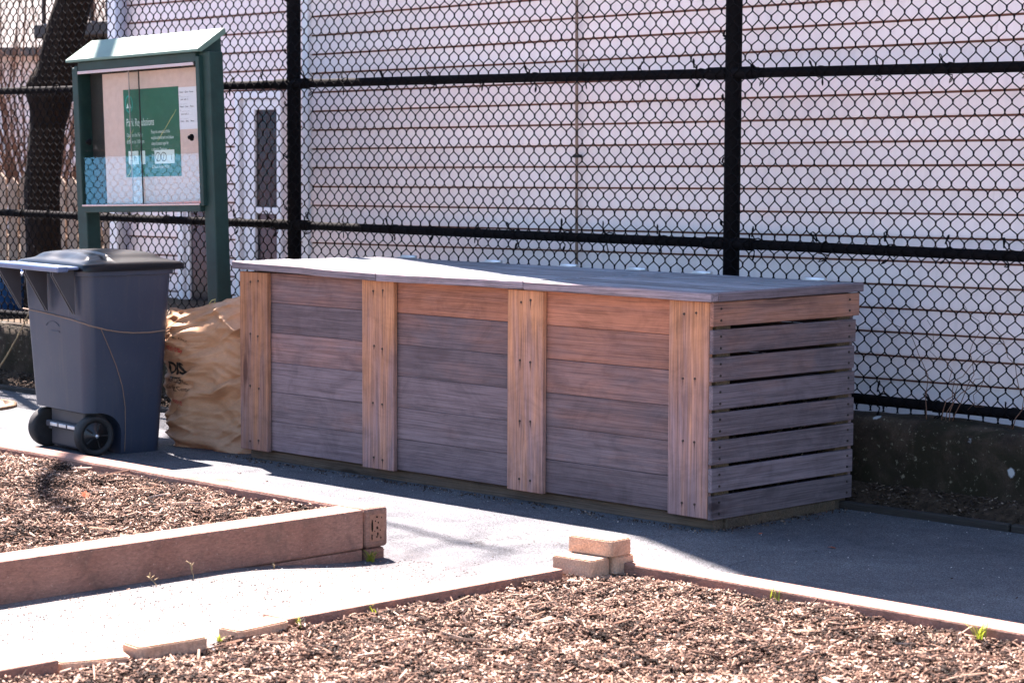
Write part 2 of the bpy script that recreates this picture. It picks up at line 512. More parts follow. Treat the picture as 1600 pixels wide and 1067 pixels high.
# ------------------------------------------------------------------ mesh helpers
def fast_mesh(name, verts, faces, tint=None, smooth=False):
    """verts (N,3); faces (M,k) with constant k"""
    verts = np.asarray(verts, dtype=np.float32)
    faces = np.asarray(faces, dtype=np.int32)
    me = bpy.data.meshes.new(name)
    kk = faces.shape[1]
    me.vertices.add(len(verts))
    me.vertices.foreach_set('co', verts.ravel())
    me.loops.add(faces.size)
    me.loops.foreach_set('vertex_index', faces.ravel())
    me.polygons.add(len(faces))
    me.polygons.foreach_set('loop_start', np.arange(0, faces.size, kk, dtype=np.int32))
    me.polygons.foreach_set('loop_total', np.full(len(faces), kk, dtype=np.int32))
    me.update(calc_edges=True)
    if tint is not None:
        a = me.attributes.new('tint', 'FLOAT', 'POINT')
        a.data.foreach_set('value', np.asarray(tint, dtype=np.float32))
    if smooth:
        me.polygons.foreach_set('use_smooth', np.ones(len(faces), dtype=bool))
    return me

def link(name, me, mat=None, parent=None, loc=(0, 0, 0), rot=(0, 0, 0)):
    o = bpy.data.objects.new(name, me)
    col.objects.link(o)
    o.location = loc
    o.rotation_euler = rot
    if parent is not None:
        o.parent = parent
    if mat is not None and me is not None and not me.materials:
        me.materials.append(mat)
    return o

def tag(o, label=None, cat=None, group=None, kind=None):
    if label: o['label'] = label
    if cat: o['category'] = cat
    if group: o['group'] = group
    if kind: o['kind'] = kind
    return o

def thing(name, label, cat, loc=(0, 0, 0), rotz=0.0, group=None):
    o = bpy.data.objects.new(name, None)
    col.objects.link(o)
    o.location = loc
    o.rotation_euler = (0, 0, rotz)
    o.empty_display_size = 0.2
    return tag(o, label, cat, group)

def box_bm(bm, x0, x1, y0, y1, z0, z1, bev=0.0, seg=1):
    vs = [bm.verts.new(p) for p in ((x0, y0, z0), (x1, y0, z0), (x1, y1, z0), (x0, y1, z0), (x0, y0, z1), (x1, y0, z1), (x1, y1, z1), (x0, y1, z1))]
    fs = [bm.faces.new([vs[i] for i in q]) for q in ((3, 2, 1, 0), (4, 5, 6, 7), (0, 1, 5, 4), (1, 2, 6, 5), (2, 3, 7, 6), (3, 0, 4, 7))]
    if bev > 0:
        ed = list({e for f in fs for e in f.edges})
        bmesh.ops.bevel(bm, geom=ed, offset=bev, segments=seg, affect='EDGES', profile=0.5)
    return bm

def bm_mesh(bm, name, smooth=False):
    bmesh.ops.recalc_face_normals(bm, faces=bm.faces)
    me = bpy.data.meshes.new(name)
    bm.to_mesh(me)
    bm.free()
    if smooth:
        for p in me.polygons:
            p.use_smooth = True
    return me

def box(name, x0, x1, y0, y1, z0, z1, mat, parent=None, bev=0.003, seg=1):
    """box object whose own origin is its lower corner centre, so object coordinates follow it"""
    cx, cy = (x0 + x1) / 2, (y0 + y1) / 2
    bm = bmesh.new()
    box_bm(bm, x0 - cx, x1 - cx, y0 - cy, y1 - cy, 0, z1 - z0, bev, seg)
    return link(name, bm_mesh(bm, name), mat, parent, (cx, cy, z0))

def tube_arrays(path, rad, n=8, cap=True):
    path = np.asarray(path, float)
    m = len(path)
    rad = np.full(m, rad) if np.isscalar(rad) else np.asarray(rad, float)
    tan = np.gradient(path, axis=0)
    tan /= np.linalg.norm(tan, axis=1)[:, None] + 1e-12
    up = np.array([0, 0, 1.0]) if abs(tan[0][2]) < 0.9 else np.array([1.0, 0, 0])
    vs = []
    prev = None
    for i in range(m):
        t = tan[i]
        a = up - t * np.dot(up, t) if prev is None else prev - t * np.dot(prev, t)
        a /= np.linalg.norm(a) + 1e-12
        prev = a
        b = np.cross(t, a)
        ang = np.linspace(0, 2 * np.pi, n, endpoint=False)
        vs.append(path[i] + rad[i] * (np.cos(ang)[:, None] * a + np.sin(ang)[:, None] * b))
    V = np.concatenate(vs)
    F = []
    for i in range(m - 1):
        for j in range(n):
            F.append((i * n + j, i * n + (j + 1) % n, (i + 1) * n + (j + 1) % n, (i + 1) * n + j))
    return V, F

def tube(name, path, rad, mat, parent=None, n=8, loc=(0, 0, 0), smooth=True, cap=True):
    V, F = tube_arrays(path, rad, n)
    m = len(path)
    fl = [list(f) for f in F]
    if cap:
        fl.append(list(range(n))[::-1])
        fl.append([(m - 1) * n + j for j in range(n)])
    me = bpy.data.meshes.new(name)
    me.from_pydata([tuple(v) for v in V], [], fl)
    me.update()
    if smooth:
        for p in me.polygons:
            p.use_smooth = len(p.vertices) == 4
    return link(name, me, mat, parent, loc)

def lathe(name, prof, mat, parent=None, n=32, loc=(0, 0, 0), rot=(0, 0, 0), smooth=True):
    """profile of (r, z) turned about local Z"""
    bm = bmesh.new()
    rings = []
    for r, z in prof:
        if r < 1e-6:
            rings.append([bm.verts.new((0, 0, z))])
        else:
            rings.append([bm.verts.new((r * math.cos(2 * math.pi * i / n), r * math.sin(2 * math.pi * i / n), z)) for i in range(n)])
    for a, b in zip(rings[:-1], rings[1:]):
        for i in range(n):
            j = (i + 1) % n
            if len(a) == 1 and len(b) == 1: continue
            if len(a) == 1: bm.faces.new((a[0], b[i], b[j]))
            elif len(b) == 1: bm.faces.new((a[i], a[j], b[0]))
            else: bm.faces.new((a[i], a[j], b[j], b[i]))
    me = bm_mesh(bm, name)
    if smooth:
        for p in me.polygons: p.use_smooth = True
    return link(name, me, mat, parent, loc, rot)

def prism(name, pts, axis, a0, a1, mat, parent=None, bev=0.0):
    """polygon pts in the two other axes, extruded along axis from a0 to a1"""
    bm = bmesh.new()
    def mk(p, a):
        return {'X': (a, p[0], p[1]), 'Y': (p[0], a, p[1]), 'Z': (p[0], p[1], a)}[axis]
    A = [bm.verts.new(mk(p, a0)) for p in pts]
    B = [bm.verts.new(mk(p, a1)) for p in pts]
    bm.faces.new(A)
    bm.faces.new(B[::-1])
    for i in range(len(pts)):
        j = (i + 1) % len(pts)
        bm.faces.new((A[i], B[i], B[j], A[j]))
    if bev:
        bmesh.ops.bevel(bm, geom=list(bm.edges), offset=bev, segments=1, affect='EDGES')
    return link(name, bm_mesh(bm, name), mat, parent)

def text_mesh(s, size, align='LEFT', font_scale_x=1.0, depth=0.0):
    cu = bpy.data.curves.new('txt', 'FONT')
    cu.body = s
    cu.size = size
    cu.align_x = align
    cu.extrude = depth
    cu.resolution_u = 3
    o = bpy.data.objects.new('txt', cu)
    col.objects.link(o)
    bpy.context.view_layer.update()
    me = bpy.data.meshes.new_from_object(o.evaluated_get(bpy.context.evaluated_depsgraph_get()))
    bpy.data.objects.remove(o, do_unlink=True)
    bpy.data.curves.remove(cu)
    me.materials.clear()
    return me

def sstep(a, b, x):
    t = np.clip((x - a) / (b - a), 0, 1)
    return t * t * (3 - 2 * t)

# ------------------------------------------------------------------ ground
def ground_h(x, y):
    m = 0.05 * sstep(-1.30, -2.0, y) * np.exp(-((x + 0.36) / 0.34) ** 2) * sstep(-7, -6, y)
    return m
gx = np.concatenate([[-120, -60, -30, -15], np.arange(-9, 4.01, 0.1), [6, 10, 20, 50, 100]])
gy = np.concatenate([[-100, -50, -20, -10], np.arange(-5, 0.84, 0.1), [0.83]])
X, Y = np.meshgrid(gx, gy, indexing='ij')
Z = ground_h(X, Y)
nx, ny = X.shape
idx = np.arange(nx * ny).reshape(nx, ny)
F = np.stack([idx[:-1, :-1], idx[1:, :-1], idx[1:, 1:], idx[:-1, 1:]], -1).reshape(-1, 4)
tag(link('asphalt_path', fast_mesh('asphalt_path', np.stack([X, Y, Z], -1).reshape(-1, 3), F, smooth=True), M['asphalt']), kind='structure')

def grid_obj(name, x0, x1, y0, y1, step, hf, mat):
    xs = np.arange(x0, x1 + step * 0.5, step)
    ys = np.arange(y0, y1 + step * 0.5, step)
    X, Y = np.meshgrid(xs, ys, indexing='ij')
    Z = hf(X, Y)
    n1, n2 = X.shape
    idx = np.arange(n1 * n2).reshape(n1, n2)
    F = np.stack([idx[:-1, :-1], idx[1:, :-1], idx[1:, 1:], idx[:-1, 1:]], -1).reshape(-1, 4)
    return link(name, fast_mesh(name, np.stack([X, Y, Z], -1).reshape(-1, 3), F, smooth=True), mat)

def vnoise(X, Y, s, seed=0.0):
    out = np.empty(X.size)
    for i, (a, b) in enumerate(zip(X.ravel(), Y.ravel())):
        out[i] = noise.noise((a * s, b * s, seed))
    return out.reshape(X.shape)

strip_h = lambda X, Y: 0.005 + 0.085 * sstep(0.86, 1.02, Y) + 0.02 * vnoise(X, Y, 9, 3.1)
tag(grid_obj('planting_strip', -9, 4, 0.83, 1.04, 0.03, strip_h, M['soil']), kind='structure')
bm = bmesh.new()
box_bm(bm, -120, 100, 1.24, 120, -0.2, 0.30)
tag(link('yard_ground', bm_mesh(bm, 'yard_ground'), M['yard']), kind='structure')

bm = bmesh.new(); box_bm(bm, -14, 30, -45, -4.15, -0.02, 0.006)  # unseen tan sheet behind the camera, added to bounce warm light forward
tag(link('unseen_bounce_sheet', bm_mesh(bm, 'unseen_bounce_sheet'), M['bounce_tan']), kind='structure')

# sports court beyond the left of the frame, mirrored in the cabinet glass
bm = bmesh.new(); box_bm(bm, -60, -17, -40, -4.5, 0.001, 0.005)
tag(link('court_red_surround', bm_mesh(bm, 'court_red_surround'), M['court_red']), kind='structure')
bm = bmesh.new(); box_bm(bm, -58, -25, -39, -6.0, 0.0055, 0.0095)
tag(link('court_blue_surface', bm_mesh(bm, 'court_blue_surface'), M['court_blue']), kind='structure')

# ------------------------------------------------------------------ concrete wall under the fence
def wall_mesh():
    xs = np.arange(-9.5, 4.51, 0.05)
    prof = [(1.005, -0.1), (1.0, 0.10), (1.0, 0.20), (1.002, 0.30), (1.015, 0.345), (1.05, 0.358), (1.15, 0.358), (1.235, 0.35), (1.24, -0.1)]
    V = []
    for x in xs:
        for (y, z) in prof:
            d = noise.noise((x * 7, z * 9, y * 5)) * 0.010 + noise.noise((x * 2.1, z * 3, 4)) * 0.008
            V.append((x, y + (d if y < 1.1 else 0), z + (d * 1.2 if z > 0.3 else 0)))
    n = len(prof)
    F = [(i * n + j, (i + 1) * n + j, (i + 1) * n + j + 1, i * n + j + 1) for i in range(len(xs) - 1) for j in range(n - 1)]
    return fast_mesh('concrete_wall', V, F, smooth=True)
w = link('concrete_wall', wall_mesh(), M['concrete_wall'])
tag(w, 'low dark mossy concrete wall with lichen spots under the black fence', 'wall')

# timber edge between the asphalt and the planting strip
t = thing('path_edging', 'dark low timber edging along the foot of the soil strip', 'edging', (0, 0.84, 0))
for i in range(4):
    box('edging_board', -8.5 + i * 3.1, -8.5 + i * 3.1 + 3.09, -0.014, 0.018, -0.03, 0.030, M['edging_wood'], t, 0.006)

# ------------------------------------------------------------------ chain-link fence
MW, MH = 0.068, 0.080            # diamond width and height
def chain_mesh(x0, x1, z0, z1, name):
    ncol = int(round((x1 - x0) / (MW / 2)))
    pw = (x1 - x0) / ncol
    nh = int((z1 - z0) / (MH / 2))
    Vall, Fall = [], []
    base = 0
    ns = 4
    hw = pw / 2
    # one zig-zag per column; neighbours hook into each other at the turns
    for c in range(ncol):
        cx = x0 + (c + 0.5) * pw
        pts = []
        ph = c % 2
        for h in range(nh + 1):
            z = z0 + h * MH / 2
            s = 1 if (h + ph) % 2 == 0 else -1
            cb_ = c + (1 if s > 0 else 0)
            j = 0.0011 * math.sin(cb_ * 1.7 + h * 2.3) + 0.0012 * math.sin(cb_ * 0.37 + h * 0.61)
            jz = 0.0014 * math.sin(cb_ * 2.9 + h * 1.1)
            dpt = 0.0022 * s
            pts += [(cx + s * (hw - 0.0050) + j, dpt * 0.4, z - 0.0110 + jz), (cx + s * (hw + 0.0010) + j, -dpt, z - 0.0055 + jz), (cx + s * (hw + 0.0010) + j, dpt, z + 0.0055 + jz), (cx + s * (hw - 0.0050) + j, dpt * 0.4, z + 0.0110 + jz)]
        P = np.array(pts)
        tan = np.gradient(P, axis=0)
        tan /= np.linalg.norm(tan, axis=1)[:, None]
        b = np.tile(np.array([[0, 1.0, 0]]), (len(P), 1))
        a = np.cross(b, tan)
        a /= np.linalg.norm(a, axis=1)[:, None]
        rad = 0.00275
        ring = [P + rad * (math.cos(q) * a + math.sin(q) * b) for q in (math.pi / 4 + np.arange(ns) * math.pi / 2)]
        V = np.stack(ring, 1).reshape(-1, 3)
        m = len(P)
        i0 = np.arange(m - 1)[:, None] * ns + np.arange(ns)[None]
        i1 = np.arange(m - 1)[:, None] * ns + (np.arange(ns)[None] + 1) % ns
        Fq = np.stack([i0, i1, i1 + ns, i0 + ns], -1).reshape(-1, 4) + base
        Vall.append(V); Fall.append(Fq)
        base += len(V)
    return fast_mesh(name, np.concatenate(Vall), np.concatenate(Fall), smooth=True)

def tie_mesh():
    """wire tie wound round a rail with a looped tail above and below"""
    pts = []
    for i in range(9):
        a = math.pi * (0.15 + 1.7 * i / 8) - math.pi / 2
        pts.append((0.004 * i - 0.016, -0.026 * math.cos(a - 0.0) , 0.026 * math.sin(a)))
    up = [(-0.020, -0.020, 0.030), (-0.034, -0.012, 0.055), (-0.040, -0.008, 0.066), (-0.034, -0.010, 0.072), (-0.026, -0.012, 0.064), (-0.020, -0.020, 0.040)]
    dn = [(0.018, -0.022, -0.028), (0.010, -0.018, -0.046), (-0.004, -0.012, -0.058), (-0.016, -0.008, -0.064), (-0.010, -0.010, -0.052), (0.0, -0.014, -0.044)]
    P = up[::-1][::-1] + pts[::-1] + dn
    V, Fq = tube_arrays(P, 0.0029, 5)
    return fast_mesh('tie_wire', V, Fq, smooth=True)
TIE = tie_mesh(); TIE.materials.append(M['black_vinyl'])

def fence(name, label, origin, rotz, posts, z_bot, z_top, rail_z, ties=True):
    f = thing(name, label, 'fence', origin, rotz)
    for k, x in enumerate(posts):
        pm = [(x, 0.045, 0.30), (x, 0.045, 1.4), (x, 0.045, 2.4), (x, 0.045, z_top + 0.05)]
        tube('post', pm, 0.036, M['black_vinyl'], f, 20)
        for z in rail_z:
            lathe('rail_band', [(0.0, -0.055), (0.0265, -0.055), (0.0275, -0.05), (0.0275, 0.05), (0.0265, 0.055), (0.0, 0.055)], M['black_vinyl'], f, 16, (x + 0.075, 0.03, z), (0, R(90), 0))
            lathe('rail_band', [(0.0, -0.055), (0.0265, -0.055), (0.0275, -0.05), (0.0275, 0.05), (0.0265, 0.055), (0.0, 0.055)], M['black_vinyl'], f, 16, (x - 0.075, 0.03, z), (0, R(90), 0))
    for a, b in zip(posts[:-1], posts[1:]):
        for z in rail_z:
            sag = random.uniform(-0.004, 0.004)
            pth = [(a + 0.03 + (b - a - 0.06) * i / 8, 0.03, z + sag * math.sin(math.pi * i / 8)) for i in range(9)]
            tube('rail', pth, 0.0215, M['black_vinyl'], f, 16)
            if ties:
                xx = a + 0.16
                while xx < b - 0.1:
                    o = link('tie_wire', TIE, None, f, (xx, 0.026, z))
                    o.rotation_euler = (random.uniform(-0.3, 0.3), random.uniform(-0.55, 0.35), random.uniform(-0.6, 0.6)); o.scale = (random.uniform(0.8, 1.4), 1, random.uniform(0.75, 1.1))
                    xx += 0.31 + random.uniform(-0.06, 0.06)
        o = link('chain_link_mesh', chain_mesh(a, b, z_bot, z_top, 'chain_link_mesh'), M['black_vinyl'], f)
        tag(o, kind='stuff')
    if ties:
        for x in posts:
            for i in range(9):
                o = link('tie_wire', TIE, None, f, (x - 0.006, 0.04, 0.55 + i * 0.27))
                o.rotation_euler = (R(90), R(90), random.uniform(-.2, .2)); o.scale = (1, 1.5, 0.6)
    return f
fence('chain_link_fence', 'tall black chain-link fence with three rails in front of the pale siding', (0, 1.07, 0), 0, [-9.70, -6.74, -3.778, -0.822, 2.14], 0.385, 2.78, [0.416, 1.030, 1.760])

# ------------------------------------------------------------------ buildings
def siding_course(name, x0, x1, h, tilt, parent, y, z, mat, t=0.016, top=0.006):
    """one lap course: thick butt at the bottom, thin at the top"""
    bm = bmesh.new()
    L = x1 - x0
    pr = [(0, 0.012), (-t, 0.012), (-t, 0.0), (-t + 0.002, -0.002), (0, -0.002)]
    gp = 0.0108 * h / 0.1  # open gap where the brown core shows as a painted lap shadow
    pr = [(0.0, gp + 0.002), (-t + 0.004, gp + 0.002), (-t, gp - 0.002), (-t - 0.001, gp + 0.004), (-top, h - 0.0005), (0.0, h - 0.0005)]
    A = [bm.verts.new((0, p[0], p[1])) for p in pr]
    B = [bm.verts.new((L, p[0], p[1])) for p in pr]
    bm.faces.new(A[::-1]); bm.faces.new(B)
    for i in range(len(pr)):
        j = (i + 1) % len(pr)
        bm.faces.new((A[i], A[j], B[j], B[i]))
    o = link(name, bm_mesh(bm, name), mat, parent, (x0, y, z))
    o.rotation_euler = (0, -tilt, 0)
    return o

hb = thing('sided_house', 'pale pink-white house wall of lapped siding filling the background behind the fence', 'house', (0, 1.5, 0))
EX = 0.1015
TILT = 0.0127
XC, XR = -4.15, 9.0
bm = bmesh.new(); box_bm(bm, XC + 0.01, XR, 0.012, 8.0, 0.2, 8.55)
link('wall_core', bm_mesh(bm, 'wall_core'), M['lap_shade'], hb)
zc = 0.20
n = 0
while zc < 2.75:
    jx = [-1.35, -2.95, 0.25, -0.55, -3.3, 1.0, -1.9][n % 7]
    for (sa, sb) in ((XC + 0.05, jx), (jx + 0.0015, 4.6)):
        siding_course('siding_board', sa, sb, EX, TILT, hb, 0.010, zc + TILT * (sa - XC - 0.05), M['siding'])
    zc += EX; n += 1
def upper_siding():
    V = []; Fq = []
    z = zc; k = 0
    while z < 8.45:
        a = len(V)
        for x in (XC + 0.05, XR):
            dz = TILT * (x - XC - 0.05)
            V += [(x, -0.006, z + dz), (x, 0.004, z + EX + dz), (x, 0.012, z + EX + dz)]
        Fq.append((a, a + 3, a + 4, a + 1)); Fq.append((a + 1, a + 4, a + 5, a + 2))
        z += EX
    return fast_mesh('upper_siding', V, Fq)
o = link('upper_siding', upper_siding(), M['siding'], hb)
tag(o, kind='stuff')
box('bounce_cut_skin', XC - 0.004, XC + 0.009, 0.03, 7.99, 0.2, 8.5, M['bounce_cut_skin'], hb, 0.0)  # added dark skin, out of view, cuts sun bounce onto the wing
box('corner_board', XC, XC + 0.048, -0.022, 0.011, 0.2, 8.5, M['trim'], hb, 0.002)
prism('roof', [(-0.22, 8.56), (-0.22, 8.68), (4.0, 11.6), (8.2, 8.68), (8.2, 8.56)], 'X', XC - 0.12, XR + 0.2, M['roofing'], hb)

# cable running down the siding
cb = thing('wall_cable', 'thin brown cable running straight down the pale siding', 'cable', (-2.085, 1.47, 0.2))
tube('cable_run', [(-0.02, 0.004, 4.5), (-0.012, 0.002, 2.4), (-0.006, 0.0, 1.9), (0, 0, 1.2), (0.005, 0.0, 0.6), (0.008, 0, 0.0)], 0.0075, M['cable'], cb, 8)
box('cable_clip', -0.018, 0.028, -0.012, 0.012, 1.19, 1.205, M['black_paint'], cb, 0.003)

wing = thing('house_wing', 'recessed part of the pale house with downspout and narrow doors left of the fence post', 'house', (0, 3.8, 0))
WX0, WX1 = -9.23, -4.16
bm = bmesh.new(); box_bm(bm, WX0 + 0.01, WX1, 0.012, 5.0, 0.2, 5.9)
link('wall_core', bm_mesh(bm, 'wall_core'), M['lap_shade'], wing)
EX2 = 0.134
DOORS = [(-7.64, -7.12, 1.82), (-8.32, -7.93, 1.06)]
zc = 0.20
while zc < 3.0:
    segs = [(WX0 + 0.12, WX1)]
    for (a, b, zt) in DOORS:
        if zc + EX2 * 0.5 < zt:
            segs = [s for q in segs for s in ([(q[0], a), (b, q[1])] if q[0] < a and q[1] > b else [q])]
    for (a, b) in segs:
        siding_course('siding_board', a, b, EX2, 0.010, wing, 0.010, zc + 0.010 * (a - WX0), M['siding'], 0.02)
    zc += EX2
V = []; Fq = []
z = zc
while z < 5.8:
    a = len(V)
    for x in (WX0 + 0.12, WX1):
        V += [(x, -0.008, z + .01 * (x - WX0)), (x, 0.004, z + EX2 + .01 * (x - WX0)), (x, 0.012, z + EX2 + .01 * (x - WX0))]
    Fq += [(a, a + 3, a + 4, a + 1), (a + 1, a + 4, a + 5, a + 2)]
    z += EX2
tag(link('upper_siding', fast_mesh('upper_siding', V, Fq), M['siding'], wing), kind='stuff')
box('corner_board', WX0, WX0 + 0.118, -0.026, 0.011, 0.2, 5.8, M['trim'], wing, 0.003)
prism('roof', [(-0.25, 5.9), (-0.25, 6.0), (2.5, 7.6), (5.2, 6.0), (5.2, 5.9)], 'X', WX0 - 0.2, XC - 0.3, M['roofing'], wing)
dsp = tube('downspout', [(-8.99, -0.07, 0.3), (-8.99, -0.07, 1.5), (-8.99, -0.07, 3.4), (-8.99, -0.07, 5.8)], 0.045, M['downspout'], wing, 14)
for (x0, x1, zt) in DOORS[:1]:
    d = box('door', x0 + 0.09, x1 - 0.06, 0.0, 0.04 - 0.03, 0.25, zt - 0.09, M['window_dark'], wing, 0.001)
    for nm, a in (('door_frame', (x0, x0 + 0.05, -0.05, 0.02, 0.22, zt)), ('door_frame', (x1 - 0.045, x1, -0.05, 0.02, 0.22, zt)), ('door_frame', (x0 + 0.051, x1 - 0.046, -0.05, 0.02, zt - 0.05, zt)), ('door_frame', (x0 + 0.051, x0 + 0.085, -0.015, 0.018, 0.22, zt - 0.051))):
        box(nm, *a, M['trim'], wing, 0.003)
    cx = x0 + 0.22
    for nm, a in (('door_stile', (x0 + 0.086, x0 + 0.20, -0.028, -0.001, 0.25, zt - 0.055)), ('door_stile', (x1 - 0.075, x1 - 0.047, -0.028, -0.001, 0.25, zt - 0.055)), ('door_rail', (x0 + 0.201, x1 - 0.076, -0.028, -0.001, zt - 0.13, zt - 0.056)), ('door_rail', (x0 + 0.201, x1 - 0.076, -0.028, -0.001, 0.955, 1.0))):
        box(nm, *a, M['trim'], wing, 0.003)
    box('door_pane', x0 + 0.2, x1 - 0.075, -0.012, -0.006, 1.0, zt - 0.13, M['window_glass'], wing, 0.0)
x0, x1, zt = DOORS[1]
box('cellar_door', x0 + 0.12, x1, -0.02, 0.01, 0.25, zt - 0.09, M['window_dark'], wing, 0.002)
box('door_frame', x0, x0 + 0.07, -0.06, 0.012, 0.22, zt + 0.02, M['trim'], wing, 0.004)
box('door_frame', x0 + 0.071, x0 + 0.118, -0.035, 0.012, 0.22, zt - 0.02, M['trim'], wing, 0.004)
box('door_frame', x0 + 0.12, x1 + 0.1, -0.05, 0.012, zt - 0.085, zt + 0.0, M['trim'], wing, 0.004)

# fire-escape style porch on the far side of the wing
po = thing('porch_deck', 'dark raised porch deck with thin balusters behind the tree', 'porch', (-10.35, 5.2, 0.48))
box('deck', -1.15, 1.1, -0.6, 0.9, 1.86, 1.98, M['black_paint'], po, 0.01)
box('beam', -0.9, -0.55, -0.55, 0.8, 1.68, 1.859, M['black_paint'], po, 0.01)
box('beam', 0.85, 1.15, -0.55, 0.8, 1.62, 1.859, M['black_paint'], po, 0.01)
box('top_rail', -1.1, 1.1, -0.58, -0.52, 2.80, 2.85, M['black_paint'], po, 0.004)
for i in range(10):
    box('baluster', -1.08 + i * 0.235, -1.055 + i * 0.235, -0.56, -0.53, 1.981, 2.799, M['black_paint'], po, 0.002)
for x in (-1.0, 1.0):
    box('deck_post', x - 0.05, x + 0.05, 0.62, 0.72, -0.18, 1.859, M['black_paint'], po, 0.004)

# far pale house behind the tree
fh = thing('far_house', 'pale far house with white window frame behind the tree trunk', 'house', (-23, 9.5, 0.3), R(32))
bm = bmesh.new(); box_bm(bm, -7, 5.4, 0, 7, 0, 2.3)
link('wall', bm_mesh(bm, 'wall'), M['siding'], fh)
for i in range(11):
    siding_course('siding_board', -7, 5.4, 0.19, 0, fh, -0.001, 0.1 + 0.19 * i, M['siding'], 0.03, 0.008)
prism('roof', [(-0.4, 2.3), (-0.4, 2.4), (3.5, 3.4), (7.4, 2.4), (7.4, 2.3)], 'X', -7.3, 5.7, M['roofing'], fh)
for x in (-1.4, 1.6, 4.2):
    wn = box('window', x - 0.45, x + 0.45, -0.09, -0.031, 0.8, 1.9, M['trim'], fh, 0.01)
    pn = box('pane', -0.36, 0.36, -0.035, -0.030, 0.1, 1.0, M['window_dark'], wn, 0.002)

# picket fence in the yard
pf = thing('picket_fence', 'brown wooden picket fence in the yard behind the tree', 'fence', (-10.5, 6.3, 0.3), R(25))
for i in range(44):
    h = 0.86 + random.uniform(-0.03, 0.03)
    a = -4.6 + i * 0.125
    prism('picket', [(a, 0.0), (a + 0.10, 0.0), (a + 0.10, h - 0.06), (a + 0.05, h), (a, h - 0.06)], 'Y', -0.012, 0.012, M['picket_wood'], pf)
for z in (0.22, 0.66):
    box('fence_rail', -4.6, 0.9, 0.013, 0.05, z, z + 0.08, M['picket_wood'], pf, 0.004)

# ------------------------------------------------------------------ compost bin
cbn = thing('compost_bin', 'long weathered cedar compost bin with three plank bays and a slatted end', 'compost bin')
PX = [(-2.822, -2.622), (-1.969, -1.764), (-1.071, -0.869), (-0.198, 0.001)]
SCREW = None
def screw_mesh():
    bm = bmesh.new()
    bmesh.ops.create_cone(bm, cap_ends=True, segments=10, radius1=0.0052, radius2=0.0046, depth=0.004, matrix=Matrix.Rotation(R(90), 4, 'X'))
    return bm_mesh(bm, 'screw')
SCREW = screw_mesh(); SCREW.materials.append(M['screw'])
bm = bmesh.new()
vs = [bm.verts.new(p) for p in ((0, 0, 0.006), (-0.0035, 0, 0.0), (-0.0025, 0, -0.016), (0, 0, -0.038), (0.002, 0, -0.016), (0.0035, 0, 0.0))]
bm.faces.new(vs)
STAIN = bm_mesh(bm, 'screw_stain'); STAIN.materials.append(mat_plain('iron_stain', (0.10, 0.055, 0.05), 0.9, 0.1))
for k, (a, b) in enumerate(PX):
    p = box('post', a, b, 0.0, 0.022, 0.047, 0.866, M['post_wood'], cbn, 0.002)
    p['warm'] = [0.62, 0.58, 0.60, 0.48][k]
    for z in (0.045, 0.29, 0.53, 0.775):
        for dx in (0.075, 0.135):
            s = link('screw', SCREW, None, p, (dx - (b - a) / 2 + random.uniform(-0.004, 0.004), -0.0115, z + random.uniform(-0.006, 0.006)))
            st_ = link('screw_stain', STAIN, None, s, (0, 0.0001, 0)); st_.scale = (random.uniform(0.5, 1.3), 1, random.uniform(0.3, 1.2))
PW = [[.30, .06, .34, .06, .12, .06], [.80, .30, .10, .06, .08, .06], [1.0, .66, .40, .24, .14, .06]]
PW = [r[::-1] for r in PW]
for k in range(3):
    a, b = PX[k][1] - 0.05, PX[k + 1][0] + 0.05
    nb = 6
    hh = (0.866 - 0.052) / nb
    for i in range(nb):
        z0 = 0.052 + i * hh
        dy = random.uniform(0, 0.003)
        o = box('plank', a, b, 0.024 + dy, 0.044, z0 + 0.0004, z0 + hh - 0.0010, M['panel_wood'], cbn, 0.0015)
        o['warm'] = PW[k][i]
# frame posts, base skids, back and left side
for (a, b) in ((-2.80, -2.71), (-1.91, -1.82), (-1.02, -0.93), (-0.092, -0.001)):
    for (c, d) in ((0.046, 0.13), (0.79, 0.874)):
        o = box('frame_post', a, b, c, d, 0.046, 0.864, M['base_wood'], cbn, 0.003); o['warm'] = 0.6
o = box('base_skid', -2.815, -0.004, 0.052, 0.12, -0.01, 0.0455, M['base_wood'], cbn, 0.006); o['warm'] = 0.3
o = box('base_skid', -2.815, -0.004, 0.78, 0.872, -0.01, 0.0455, M['base_wood'], cbn, 0.006); o['warm'] = 0.3
o = box('base_skid', -0.100, 0.014, 0.1005, 0.7795, -0.01, 0.0455, M['base_wood'], cbn, 0.006); o['warm'] = 0.4
for i in range(6):
    z0 = 0.052 + i * 0.1357
    o = box('plank', -2.80, -0.002, 0.876, 0.896, z0 + 0.001, z0 + 0.134, M['panel_wood'], cbn, 0.0025); o['warm'] = 0.2
    o = box('plank', -2.822, -2.802, 0.046, 0.874, z0 + 0.001, z0 + 0.134, M['slat_wood'], cbn, 0.0025); o['warm'] = 0.2
for x in (-1.865, -0.975):
    box('divider', x - 0.01, x + 0.01, 0.14, 0.78, 0.06, 0.85, M['base_wood'], cbn, 0.002)['warm'] = 0.4
# slats of the near end
for i in range(8):
    z1 = 0.866 - i * 0.1046
    z0 = z1 - 0.0905
    ye = [0.905, 0.884, 0.880, 0.883, 0.878, 0.880, 0.877, 0.876][i] + random.uniform(-0.002, 0.002)
    o = box('slat', 0.002, 0.021, 0.001, ye, z0, z1, M['slat_wood'], cbn, 0.0022)
    o['warm'] = [0.72, 0.30, 0.22, 0.16, 0.12, 0.10, 0.08, 0.10][i]
    o.rotation_euler = (random.uniform(-0.002, 0.002), 0, 0)
    for yy in (0.045, 0.84):
        for zz in (0.022, 0.066):
            s = link('screw', SCREW, None, o, (0.0103, yy - ye / 2, zz), (0, 0, R(90)))
